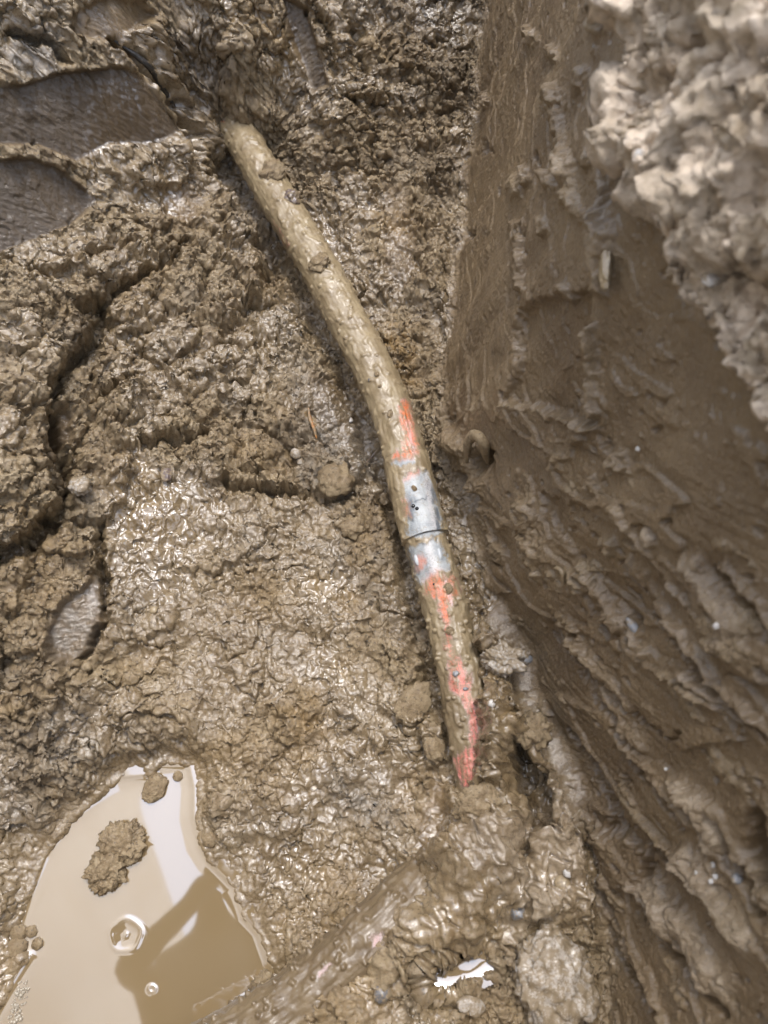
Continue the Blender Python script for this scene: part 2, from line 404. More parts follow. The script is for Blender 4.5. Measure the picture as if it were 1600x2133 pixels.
raise_([(985, 1300), (1060, 1280), (1115, 1400), (1120, 1500), (1060, 1660), (1005, 1660), (1000, 1500)], 0.022, 16)
for px_ in ((900, 1830, 870, 1900), (960, 1760, 930, 1900), (1010, 1700, 990, 1880), (1050, 1700, 1040, 1850)):
    H += 0.007 * line([(px_[0], px_[1]), (px_[2], px_[3])], 16)
# dark undercut along the left of the pipe, and mud heaped against its lower right
groove([(470, 340), (540, 470), (610, 580), (680, 710), (740, 830), (790, 980)], 0.042, 30)
groove([(815, 1050), (845, 1180), (862, 1280), (885, 1380), (905, 1480)], 0.030, 20)

HW = np.zeros((NYr, ncol), f32); WT = np.zeros((NYr, ncol), f32)
def w_line(pts, w, h, torn=0.0):
    global HW, WT
    l_ = line(pts, w); HW += h * l_
    if torn: WT = np.maximum(WT, torn * np.clip(l_ * 1.6, 0, 1))
def w_poly(pts, h, soft=6, torn=0.0):
    global HW, WT
    r_ = region(pts, soft); HW += h * r_
    if torn: WT = np.maximum(WT, torn * r_)
w_line([(1255, 450), (1265, 600)], 17, 0.018, .5); w_line([(1076, 470), (1086, 600)], 8, 0.008, .4); w_line([(1235, 690), (1246, 860)], 10, 0.012, .6)
w_line([(1108, 1060), (1130, 1190)], 20, 0.014, .7); w_line([(1440, 1180), (1530, 1300)], 22, 0.012, .8); w_line([(1150, 190), (1205, 450)], 12, 0.008, .6)
w_poly([(1080, 640), (1225, 600), (1240, 885), (1150, 868), (1060, 848)], -0.014, 9); w_line([(1060, 846), (1100, 852), (1150, 868), (1240, 888)], 6, 0.010, .5)
w_line([(1008, 308)], 7, -0.016) if False else None
for hx, hy, hw_, hd in ((1010, 308, 8, .016), (981, 486, 7, .014), (1118, 330, 5, .01), (1040, 395, 4, .008), (1003, 962, 15, .05), (1025, 950, 8, .03), (945, 872, 7, .02), (1300, 1628, 8, .014), (1205, 1560, 7, .014)):
    w_line([(hx, hy - 4), (hx, hy + 4)], hw_, -hd)
for bx, by, br in ((1245, 45, 12), (1150, 110, 9), (1108, 80, 8), (1162, 205, 11), (1212, 168, 12), (1180, 345, 12), (1075, 388, 12), (1098, 365, 8), (1142, 378, 9), (1190, 412, 12), (1228, 330, 9), (1015, 210, 6), (1130, 470, 9), (1180, 610, 8), (1210, 900, 10), (1170, 960, 12), (1290, 960, 9), (1240, 1010, 8), (1350, 1120, 9), (1262, 1140, 10), (1405, 1310, 9)):
    w_line([(bx, by - br), (bx + 2, by + br)], br, 0.009, .6)
w_line([(1080, 475), (1086, 525)], 6, -0.014); w_line([(1250, 300), (1262, 420)], 8, -0.014)
w_poly([(905, 985), (960, 985), (1000, 1030), (985, 1070), (930, 1050)], -0.028, 8)
w_line([(880, 925), (930, 915), (985, 940), (1005, 1010)], 18, 0.016, .7)
w_line([(1190, 1520), (1255, 1630), (1295, 1735)], 10, -0.018); w_line([(1320, 1488), (1360, 1525), (1400, 1540), (1422, 1525)], 5, -0.010)
w_poly([(1255, 1720), (1305, 1735), (1355, 1790), (1335, 1865), (1245, 1850)], 0.010, 5); w_line([(1355, 1770), (1350, 1890)], 8, -0.012)
w_line([(1335, 1890), (1420, 2000), (1500, 2110)], 9, -0.016); w_line([(1360, 1860), (1440, 1960), (1500, 2060)], 26, 0.012, .9)
w_line([(1425, 1640), (1475, 1690), (1500, 1760)], 16, 0.010, .9); w_line([(1440, 1790), (1500, 1880), (1560, 1970)], 24, 0.011, 1.0); w_line([(1575, 1700), (1590, 1830)], 16, -0.04)
w_line([(1430, 1400), (1500, 1450), (1590, 1500)], 9, 0.008, .3); w_line([(1290, 1060), (1360, 1170), (1440, 1260)], 6, 0.006, .4); w_line([(1200, 1180), (1290, 1290), (1350, 1360)], 7, 0.006, .3)
w_poly([(1130, 1030), (1260, 1060), (1400, 1210), (1330, 1300), (1190, 1170)], -0.008, 6); w_poly([(1290, 1330), (1450, 1400), (1560, 1540), (1420, 1560), (1300, 1440)], 0.007, 5)
for pts_, w_, h_ in (([(1150, 1290), (1230, 1400), (1300, 1480)], 6, -.012), ([(1290, 1180), (1380, 1290), (1480, 1420)], 6, -.012), ([(1400, 1330), (1500, 1440), (1600, 1530)], 7, -.014), ([(1180, 1330), (1240, 1440), (1320, 1560)], 7, -.010),
                     ([(1500, 1180), (1560, 1260), (1600, 1330)], 8, -.014), ([(1290, 1560), (1370, 1640), (1420, 1720)], 7, -.014), ([(1250, 1900), (1310, 2010), (1360, 2110)], 8, -.016), ([(1480, 1700), (1540, 1800), (1590, 1900)], 9, -.016)):
    w_line(pts_, w_, h_); w_line([(a_ + 14, b_ - 8) for a_, b_ in pts_], 9, 0.006, .25)
w_line([(1075, 1395), (1082, 1490)], 14, -0.03); w_line([(1100, 1560), (1105, 1700), (1090, 1780)], 14, -0.02); w_line([(1130, 1120), (1140, 1220)], 8, -0.008)

midm0 = region([(250, 1000), (520, 1040), (800, 1080), (850, 1300), (800, 1560), (450, 1560), (260, 1420)], 80)
wetn = sstep(-0.12, 0.22, perlin(S * 7, T * 7, 114) + 0.3 * perlin(S * 27, T * 27, 116) + 0.25 * midm0)
# crumbs: layers of domed cells, coarse to fine
ax = S + 0.010 * perlin(S * 28, T * 28, 11) + 0.004 * perlin(S * 95, T * 95, 12)
ay = T + 0.010 * perlin(S * 28, T * 28, 13) + 0.004 * perlin(S * 95, T * 95, 14)
def dome(scale, seed, k=1.0):
    F1, F2, R = worley(ax / scale, ay / scale, seed)
    return np.sqrt(np.clip(1 - (F1 * k) ** 2, 0, 1)) * (0.35 + 0.65 * R), F2 - F1, R
d0, e0, r0 = dome(0.075, 30)
left_m = region([(-100, 480), (560, 430), (600, 700), (640, 1040), (230, 1060), (260, 1400), (100, 1500), (-100, 1500)], 90) + 0.7 * region([(560, 230), (980, 100), (930, 640), (800, 620)], 70)
left_m = np.clip(left_m, 0, 1)
big = fbm(S * 7, T * 7, 21, 3)
med = fbm(S * 24, T * 24, 22, 4)
fine = fbm(S * 110, T * 110, 23, 4, 0.6)
d1, e1, r1 = dome(0.055, 31); d2, e2, r2 = dome(0.024, 32); d3, e3, r3 = dome(0.0115, 33); d4, e4, r4 = dome(0.0056, 34)
m1 = sstep(-0.15, 0.35, perlin(S * 8, T * 8, 41)); m2 = sstep(-0.25, 0.25, perlin(S * 13, T * 13, 42)); m3 = sstep(-0.3, 0.2, perlin(S * 22, T * 22, 43))
crumb = 0.016 * d1 * m1 + 0.0115 * d2 * m2 + 0.0065 * d3 * m3 * (1 - 0.4 * wetn) + 0.0028 * d4 * (1 - 0.7 * wetn) - 0.006 * sstep(0.10, 0.0, e2) * m1 - 0.0025 * sstep(0.12, 0, e3) * m2
crumb += left_m * (0.030 * d0 * (0.4 + 0.6 * (r0 > 0.35)) - 0.016 * sstep(0.22, 0.0, e0) * (r0 > 0.3))
sm = sstep(0.12, 0.42, perlin(ax * 15, ay * 15, 45)) * (1 - 0.5 * left_m)
crumb = crumb * (1 - 0.55 * sm)
crumb += 0.010 * big + 0.009 * med + 0.0040 * fine * (1 - 0.6 * sm) * (1 - 0.6 * wetn)
rid = 1 - np.abs(perlin(ax * 20, ay * 20, 51)) * 2.2
crumb -= 0.012 * sstep(0.74, 1.0, rid) * m2
rid2 = 1 - np.abs(perlin(ax * 60, ay * 60, 52)) * 2.2
crumb -= 0.0028 * sstep(0.70, 1.0, rid2)
# smooth smeared clay (shovel cuts)
an = (np.interp(ys, [-0.3, 0.3, 0.6, 1.3], [0.75, 0.70, 0.35, 0.2])[:, None] + 0.0 * S).astype(f32)
ca, sa = np.cos(an), np.sin(an)
along = -T * ca + HZ * sa; across = T * sa + HZ * ca
str1 = perlin(along * 5, across * 60, 61); str2 = perlin(along * 11, across * 150, 62); str3 = perlin(along * 26, across * 380, 63)
lump = fbm(along * 5, across * 11, 64, 3, 0.4)
def skew0(f, sd_): return perlin(S * f + 3, T * f, sd_)
scr = 1 - np.abs(perlin(along * 3.2 + 0.3 * perlin(S * 12, T * 12, 68), across * 70, 67)) * 2.0
wallD = 0.0055 * lump + 0.0010 * str1 + 0.0005 * str2 + 0.0003 * str3 - 0.0016 * sstep(980, 700, -PY + 1680) * sstep(0.82, 1.0, scr) * sstep(-0.1, 0.35, perlin(S * 6, T * 6, 69))
F1w, F2w, Rw = worley(along * 7 + 0.4 * perlin(S * 20, T * 20, 70), across * 24 + 0.4 * perlin(S * 20, T * 20, 71), 72)
upper = sstep(980, 700, PY)
wallD += 0.007 * np.sqrt(np.clip(1 - (F1w * 2.0) ** 2, 0, 1)) * (Rw > 0.92) * (1 - upper) * sstep(-.1, .3, fbm(S * 40, T * 40, 76, 2))
F1p, F2p, Rp = worley(along / 0.030 + 0.3 * perlin(S * 60, T * 60, 86), across / 0.015 + 0.3 * perlin(S * 60, T * 60, 87), 85)
wallD -= 0.006 * sstep(0.30, 0.12, F1p) * (Rp > 0.88) - 0.0035 * sstep(0.34, 0.10, F1p) * (Rp < 0.10)
tear = (1 - 0.9 * upper) * sstep(0.40, 0.62, fbm(along * 9, across * 22, 65, 4))                 # torn crumbly strips
F1g, F2g, Rg = worley(S / 0.007, T / 0.007, 74)
wallD += 0.0028 * np.sqrt(np.clip(1 - (F1g * 2.6) ** 2, 0, 1)) * (Rg > 0.90) * sstep(-0.1, 0.3, perlin(S * 9, T * 9, 75)) + 0.0006 * fine
wallD = wallD * (1 - 0.55 * upper)
tear = np.maximum(tear, WT)
wallD += tear * (0.45 * crumb + 0.0008)
step_ = fbm(along * 4 + 3, across * 12, 66, 3)
wallD += (0.006 * sstep(0.14, 0.16, step_) - 0.005 * sstep(0.40, 0.43, step_)) * (1 - 0.7 * sstep(980, 700, PY))
wallD += 0.0011 * skew0(200, 151) * sstep(-.2, .3, skew0(14, 152)) + 0.0006 * skew0(420, 153)
Fa, Fb, Rb = worley(S / 0.016 + 0.3 * perlin(S * 90, T * 90, 131), T / 0.016 + 0.3 * perlin(S * 90, T * 90, 132), 133)
loose = 0.0075 * np.sqrt(np.clip(1 - (Fa * 2.3) ** 2, 0, 1)) * (Rb > 0.72)
Fa, Fb, Rb = worley(S / 0.0085 + 0.3 * perlin(S * 150, T * 150, 134), T / 0.0085 + 0.3 * perlin(S * 150, T * 150, 135), 136)
loose += 0.0042 * np.sqrt(np.clip(1 - (Fa * 2.2) ** 2, 0, 1)) * (Rb > 0.62)
crumb += (1 - 0.6 * wetn) * loose * sstep(-0.25, 0.25, perlin(S * 12, T * 12, 137)) * (1 - 0.25 * midm0)
smear = 0.0035 * perlin(S * 14, T * 14, 81) + 0.0012 * perlin(S * 70 + T * 30, T * 240 - S * 60, 82) + 0.0007 * fine + 0.002 * (r3 > 0.9) * d3
wetp = region([(240, 1000), (420, 980), (480, 1050), (420, 1180), (330, 1250), (240, 1220)], 50)
midm = region([(250, 1000), (520, 1040), (800, 1080), (850, 1300), (800, 1560), (450, 1560), (260, 1420)], 80)
crumb = crumb * (1 - 0.2 * midm)
crumb = crumb * (1 - 0.5 * wetp) + wetp * 0.003 * perlin(ax * 50, ay * 50, 46)
floorD = crumb * (1 - 0.93 * smooth_floor) + (smear - 0.006) * smooth_floor
# rivulets in the lower middle
riv = region([(430, 1560), (860, 1560), (850, 1780), (700, 1950), (580, 2020), (480, 1830)], 60)
floorD = floorD * (1 - 0.45 * riv) + riv * (0.0045 * perlin(ax * 75, ay * 22, 91) + 0.0022 * d3)
# liquid mud round the lower end of the pipe
slop = region([(960, 1100), (1040, 1250), (1110, 1390), (1180, 1520), (1230, 1640), (1240, 1900), (1100, 1960), (880, 1960), (830, 1830), (930, 1650), (900, 1330)], 40)
slopD = 0.013 * med + 0.012 * big + 0.016 * d1 * m1 + 0.010 * d2 * m2 + 0.0040 * d3 * m3 + 0.0012 * d4 - 0.008 * sstep(0.80, 1.0, rid) + 0.004 * perlin(ax * 45, ay * 26, 92)
floorD = floorD * (1 - slop) + slopD * slop
lipD = 0.020 * med + 0.034 * big + 0.004 * d3 * m3 + 0.002 * d4 + 0.004 * fine + 0.2 * loose - 0.012 * sstep(0.78, 1, rid) * m2 + 0.006 * str1 + 0.012 * lump
# shores
sd = pud_sd
H *= (1 - 0.8 * sstep(-50, -8, pool2_sd))
D = floorD * (1 - WALL) + WALL * (wallD * (1 - LIP) + lipD * LIP) + H * (1 - WALL) + HW * np.maximum(WALL, slop)
shore = sstep(120, 0, np.abs(sd)) * (1 - WALL)
near = sstep(-70, -4, sd)
D = D * (1 - 0.55 * near)
BZ2 = BZ.copy()
inside = sstep(-3, 3, sd)
target = np.where(sd > 0, -0.006 - 0.0006 * np.minimum(sd, 40), np.clip(-sd, 0, 200) * 0.00028)
wgt = sstep(-90, -10, sd) * (1 - WALL)
BZ2 = BZ2 * (1 - wgt) + target * wgt
D = D * (1 - 0.85 * sstep(-14, 6, sd)) + 0.0025 * sstep(-16, -3, sd) * sstep(4, -2, sd)
ring = (pool2_sd > -34) & (pool2_sd < -8)
POOL2_Z = float(np.median((BZ2 + D)[ring])) - 0.010
w2 = sstep(-26, -3, pool2_sd); t2 = np.where(pool2_sd > 0, POOL2_Z - 0.004 - 0.0004 * np.minimum(pool2_sd, 30), POOL2_Z + np.clip(-pool2_sd, 0, 80) * 0.0003)
BZ2 = BZ2 * (1 - w2) + t2 * w2; D = D * (1 - 0.85 * sstep(-5, 6, pool2_sd))
# keep the ground clear of the pipe, except where it is buried
from mathutils.kdtree import KDTree
# sideways crumble so that clods overhang
tx = 0.0045 * perlin(S * 60, T * 60, 101) + 0.0022 * perlin(S * 150, T * 150, 102)
ty = 0.0045 * perlin(S * 60, T * 60, 103) + 0.0022 * perlin(S * 150, T * 150, 104)
amt = (1 - 0.9 * smooth_floor) * (1 - 0.8 * WALL * (1 - LIP)) * (1 - 0.9 * near)
far = (sstep(-0.62, -0.75, BX) + sstep(1.50, 1.62, BY) + sstep(-0.40, -0.5, BY)).clip(0, 1)
NB = vnormals(BX, BY, BZ2)
VX = BX + NB[..., 0] * D + tx * amt * (1 - WALL); VY = BY + NB[..., 1] * D + ty * amt; VZ = BZ2 + NB[..., 2] * D + tx * amt * WALL
N2 = vnormals(VX, VY, VZ)
def skew(f, sd_):
    return perlin(VX * f + VZ * f * 0.73 + 3, VY * f - VZ * f * 0.61 + 7, sd_)
rough2 = (0.0034 * skew(75, 141) + 0.0022 * skew(160, 142) * (1 - 0.55 * wetn) + 0.0013 * skew(330, 143) * (1 - 0.8 * wetn)) * np.clip(amt + 0.25 * LIP, 0.06, 1) * (1 - 0.55 * slop) * (1 - 0.15 * midm0)
rough2 = rough2 * (1 - 0.9 * sstep(-14, 6, sd)) * (1 - 0.9 * sstep(-8, 4, pool2_sd))
VX = VX + N2[..., 0] * rough2; VY = VY + N2[..., 1] * rough2; VZ = VZ + N2[..., 2] * rough2
# push down under the pipe
def pipe_clear(VX, VY, VZ, line_, R, upto):
    for i in range(0, len(line_), 4):
        c = line_[i]; m = (np.abs(VY - c[1]) < 0.006) & (np.abs(VX - c[0]) < R * 1.0) & (VX < c[0] + R * np.interp(c[1], [-.02, 0.05, 0.15, 0.30], [-0.6, -0.1, 0.2, 0.95])) & (VZ < c[2] + 0.03)
        if i >= upto: break
        lim = c[2] + 0.002 - np.sqrt(np.clip(R * R - (VX[m] - c[0]) ** 2, 0, None)) - 0.004
        VZ[m] = np.minimum(VZ[m], np.maximum(lim, c[2] - R))
i_end = int(np.argmin(np.abs(PIPE_W[:, 1] - at_z(985, 1600, PIPE_Z)[1])))
i_beg = int(np.argmin(np.abs(PIPE_W[:, 1] - at_z(452, 226, PIPE_Z)[1])))
pipe_clear(VX, VY, VZ, PIPE_W[i_beg:], PIPE_R, i_end - i_beg)

V = np.stack([VX, VY, VZ], -1).reshape(-1, 3)
FPXx, FPYy, FDD = project(VX, VY, VZ)
Q = grid_quads(NYr, ncol)
wetpatch = region([(240, 1000), (420, 980), (480, 1050), (420, 1180), (330, 1250), (240, 1220)], 50)
grey = np.clip(region([(60, 1480), (190, 1440), (210, 1560), (60, 1690), (-40, 1700), (-40, 1500)], 40) * .8 + region([(600, 740), (760, 860), (800, 1000), (700, 1060), (600, 900)], 40) * .6 + region([(680, 1600), (800, 1600), (820, 1700), (700, 1720)], 40) * .8 + 0.6 * region([(560, 900), (800, 960), (830, 1300), (640, 1300), (560, 1100)], 60) * sstep(0.0, .3, perlin(S * 22, T * 22, 119))
               + patchF * .8 + region([(20, 50), (140, 60), (110, 170), (20, 160)], 15) + 0.3 * sstep(0.15, 0.5, perlin(S * 10, T * 10, 111)) * (1 - WALL) + LIP * 0.3 * sstep(0, .4, perlin(S * 14, T * 14, 112)), 0, 1)
ochre = np.clip(region([(790, 680), (860, 690), (880, 800), (830, 830), (790, 760)], 25) + line([(640, 860), (655, 890), (660, 915)], 7) * 1.2 + region([(560, 1480), (660, 1420), (700, 1520), (620, 1600)], 40) * .6 + 0.35 * sstep(0.15, 0.5, perlin(S * 9, T * 9, 113)) * (1 - WALL), 0, 1)
wet = np.clip(0.12 + 0.70 * wetn * (1 - WALL) + region([(240, 1000), (420, 980), (480, 1050), (420, 1180), (330, 1250), (240, 1220)], 40) * .9 + slop * .6 * (1 - 0.8 * WALL) + riv * .3 + near * .5 + region([(440, 620), (560, 640), (640, 760), (560, 780), (470, 700)], 30) * .5 - 0.05 * WALL - .3 * LIP - 1.0 * (slabA + slabB + slabC), 0, 1)
hollow = sstep(0.0095, 0.001, D - 0.010 * big - (H * (1 - WALL)))
film = np.clip((wetp + 0.55 * region([(440, 620), (560, 640), (640, 760), (560, 780), (470, 700)], 40) + 0.5 * slop + 0.30 * riv + 0.6 * sstep(0.15, .4, perlin(S * 6, T * 6, 118)) * (1 - WALL)) * hollow * (1 - WALL), 0, 1)
clay = np.clip(smooth_floor + WALL * (1 - LIP) * (1 - 0.6 * tear), 0, 1)
dark = np.clip(1.0 * slabA + 1.1 * slabB + 0.8 * slabC + 0.4 * region([(760, -50), (1010, -50), (1000, 250), (860, 220)], 50) * (1 - WALL) + region([(330, 70), (450, 60), (500, 150), (450, 225), (400, 230), (350, 150)], 25) * .75 + region([(880, 360), (960, 300), (960, 420), (900, 450)], 30) * .4 + line([(300, 130), (345, 180)], 6), 0, 1)  # shade on steep slabs, back top and overhang, put into the colour
pale = np.clip(0.22 * WT * WALL * sstep(1500, 1700, PX + 0.35 * PY - 100) + LIP * (0.55 + 0.5 * sstep(0, .4, perlin(S * 25, T * 25, 115))) + region([(960, 1740), (1200, 1660), (1220, 1840), (1100, 1900)], 40) * .2, 0, 1)  # lip: pale gravel, plus the stronger light near the rim put into colour

gm = new_mesh('ground', V, Q)
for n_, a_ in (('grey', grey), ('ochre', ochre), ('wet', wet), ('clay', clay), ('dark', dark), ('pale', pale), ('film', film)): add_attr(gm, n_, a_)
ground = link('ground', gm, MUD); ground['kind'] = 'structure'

def surf(px, py):
    """point of the finished ground that the camera sees at photo pixel px,py, with its normal"""
    m = (np.abs(FPXx - px) < 4) & (np.abs(FPYy - py) < 4)
    if not m.any(): m = (np.abs(FPXx - px) < 12) & (np.abs(FPYy - py) < 12)
    idx = np.flatnonzero(m.ravel()); k = idx[np.argmin(FDD.ravel()[idx])]
    return V[k].astype(float), NB.reshape(-1, 3)[k].astype(float)

# ------------------------------------------------------------------ water
def water_sheet(name, poly, z, step, pad=0.03, men=0.0028, extra=None, rip=(0.00002, 16)):
    P = np.array([at_z(x, y, z) for x, y in poly])
    x = np.arange(P[:, 0].min() - pad, P[:, 0].max() + pad, step); y = np.arange(P[:, 1].min() - pad, P[:, 1].max() + pad, step)
    X, Y = np.meshgrid(x, y)
    px, py, dep = project(X, Y, np.full_like(X, z))
    sd = poly_sd(px.astype(f32), py.astype(f32), poly)
    Z = np.full_like(X, z) + men * np.exp(-np.clip(sd, 0, None) / 12.0) * (sd > -30)
    Z += rip[0] * perlin(X * rip[1], Y * rip[1], 5)
    if extra: Z = extra(px, py, Z)
    keep = (sd > -26).ravel()
    Qd = grid_quads(len(y), len(x)); Qd = Qd[keep[Qd].all(1)]
    used = np.unique(Qd); mp = np.full(X.size, -1); mp[used] = np.arange(len(used))
    Vw = np.stack([X, Y, Z], -1).reshape(-1, 3)[used]
    return link(name, new_mesh(name, Vw, mp[Qd]), WATER)
def ripples(px, py, Z):
    an_ = np.arctan2(py - 1948, px - 262); r = np.hypot(px - 262, (py - 1948) * 1.03) + 2.0 * np.sin(an_ * 2 + .6) + 1.2 * np.sin(an_ * 5)
    Z = Z + 0.0012 * (0.7 + 0.4 * np.sin(an_ + 2)) * np.exp(-((r - 33) / 6.0) ** 2) - 0.0010 * np.exp(-(r / 22.0) ** 2) + 0.0011 * np.exp(-(r / 6.0) ** 2) + 0.00005 * np.sin(r / 6.0) * np.exp(-r / 30.0)
    r2 = np.hypot(px - 317, py - 2060); Z = Z + 0.0012 * np.exp(-((r2 - 7) / 3.0) ** 2)
    return Z
puddle = water_sheet('puddle_water', PUDDLE, 0.0, 0.0016, extra=ripples); puddle['kind'] = 'structure'
pool = water_sheet('pool_water', POOL2, POOL2_Z, 0.0014, pad=0.02, men=0.002, rip=(0.0006, 24)); pool['kind'] = 'structure'

# ------------------------------------------------------------------ pipes
def pipe_material():
    M = Mat('muddy_pipe')
    n1 = M.noise(40, 4, 0.6); n2 = M.noise(420, 4, 0.65); n3 = M.noise(900, 3, 0.6)
    grey = M.mix(M.ramp(n1, [(0.35, 0.0), (0.65, 1.0)]), (0.24, 0.255, 0.26), (0.42, 0.43, 0.42))
    grey = M.mix(M.math('MULTIPLY', M.attr('stain'), 0.9), grey, (0.06, 0.075, 0.09))
    paint = M.mix(M.attr('pink'), (0.56, 0.14, 0.04), (0.52, 0.16, 0.125))
    paint = M.mix(M.ramp(n2, [(0.54, 0.0), (0.64, 0.8)]), paint, (0.17, 0.05, 0.05))
    paint = M.mix(M.ramp(M.noise(75, 4, 0.6), [(0.48, 0.0), (0.62, 0.6)]), paint, (0.34, 0.20, 0.13))
    paint = M.mix(M.ramp(n1, [(0.45, 0.0), (0.62, 0.55)]), paint, (0.66, 0.27, 0.21))
    c = M.mix(M.attr('paint'), grey, paint)
    c = M.mix(M.math('MULTIPLY', M.attr('chalk'), M.ramp(n2, [(0.3, 1.0), (0.6, 0.3)])), c, (0.55, 0.51, 0.49))
    c = M.mix(M.ramp(n3, [(0.62, 0.0), (0.70, 0.7)]), c, (0.12, 0.10, 0.08))
    mud = M.mix(M.ramp(n1, [(0.3, 0.0), (0.7, 1.0)]), (0.200, 0.146, 0.080), (0.31, 0.24, 0.14))
    mud = M.mix(M.attr('dull'), mud, M.mix(M.ramp(n1, [(0.3, 0.0), (0.7, 1.0)]), (0.115, 0.079, 0.042), (0.175, 0.126, 0.068)))
    mud = M.mix(M.ramp(n2, [(0.60, 0.0), (0.72, 0.6)]), mud, (0.15, 0.11, 0.065))
    mf = M.math('ADD', M.math('MULTIPLY', M.attr('mud'), 1.6), M.math('MULTIPLY', M.math('SUBTRACT', n2, 0.5), 2.2))
    mf = M.math('ADD', mf, M.math('MULTIPLY', M.math('SUBTRACT', M.noise(110, 4, 0.6), 0.46), 2.2)); mf = M.math('SUBTRACT', mf, 0.22, clamp=True)
    c = M.mix(mf, c, mud)
    h = M.math('ADD', M.noise(380, 5, 0.65), M.math('MULTIPLY', mf, 0.5))
    M.set(Base_Color=c, Roughness=M.ramp(M.noise(150, 3, 0.6), [(0.3, 0.25), (0.7, 0.55)]), Normal=M.bump(h, 0.35, 0.002))
    M.set(Coat_Weight=M.math('ADD', 0.08, M.math('MULTIPLY', mf, 0.35)), Coat_Roughness=0.14, Coat_IOR=1.4, Coat_Normal=M.bump(M.noise(250, 2, 0.5), 0.35, 0.002))
    return M.m
PIPEM = pipe_material()

BARE_GREY = [[(844, 988), (870, 977), (890, 985), (900, 1010), (910, 1040), (921, 1093), (919, 1112), (885, 1121), (847, 1117), (850, 1087), (854, 1069), (846, 1042), (841, 1012)],
             [(818, 960), (862, 952), (866, 966), (824, 972)],
             [(848, 1140), (911, 1122), (928, 1153), (938, 1185), (905, 1196), (879, 1217), (865, 1195), (854, 1162)]]
PAINT = [[(817, 955), (824, 936), (836, 945), (836, 900), (828, 850), (838, 828), (852, 838), (868, 900), (875, 945), (860, 956), (840, 957)],
         [(885, 1210), (898, 1194), (910, 1187), (940, 1198), (950, 1208), (956, 1232), (948, 1250), (936, 1270), (938, 1300), (942, 1345), (958, 1370), (976, 1400), (985, 1440), (996, 1480), (1000, 1560), (1002, 1590), (992, 1630), (970, 1646),
          (953, 1612), (944, 1580), (965, 1563), (977, 1550), (974, 1500), (964, 1460), (938, 1440), (936, 1400), (932, 1370), (927, 1345), (926, 1300), (912, 1250), (888, 1240)],
         [(560, 440), (575, 455), (606, 510), (600, 520), (580, 485)], [(433, 232), (455, 225), (475, 255), (455, 262)],
         [(842, 1000), (858, 980), (870, 980), (860, 992)], [(838, 1040), (846, 1038), (852, 1072), (845, 1075)], [(872, 1160), (886, 1163), (880, 1185), (870, 1188)]]
PIPE_VERTS = []
def pipe_frames(C):
    Tn = np.gradient(C, axis=0); Tn /= np.linalg.norm(Tn, axis=1)[:, None]
    up = np.array([0, 0, 1.0]); Sd = np.cross(Tn, up); Sd /= np.linalg.norm(Sd, axis=1)[:, None]
    Up = np.cross(Sd, Tn)
    return Tn, Sd, Up
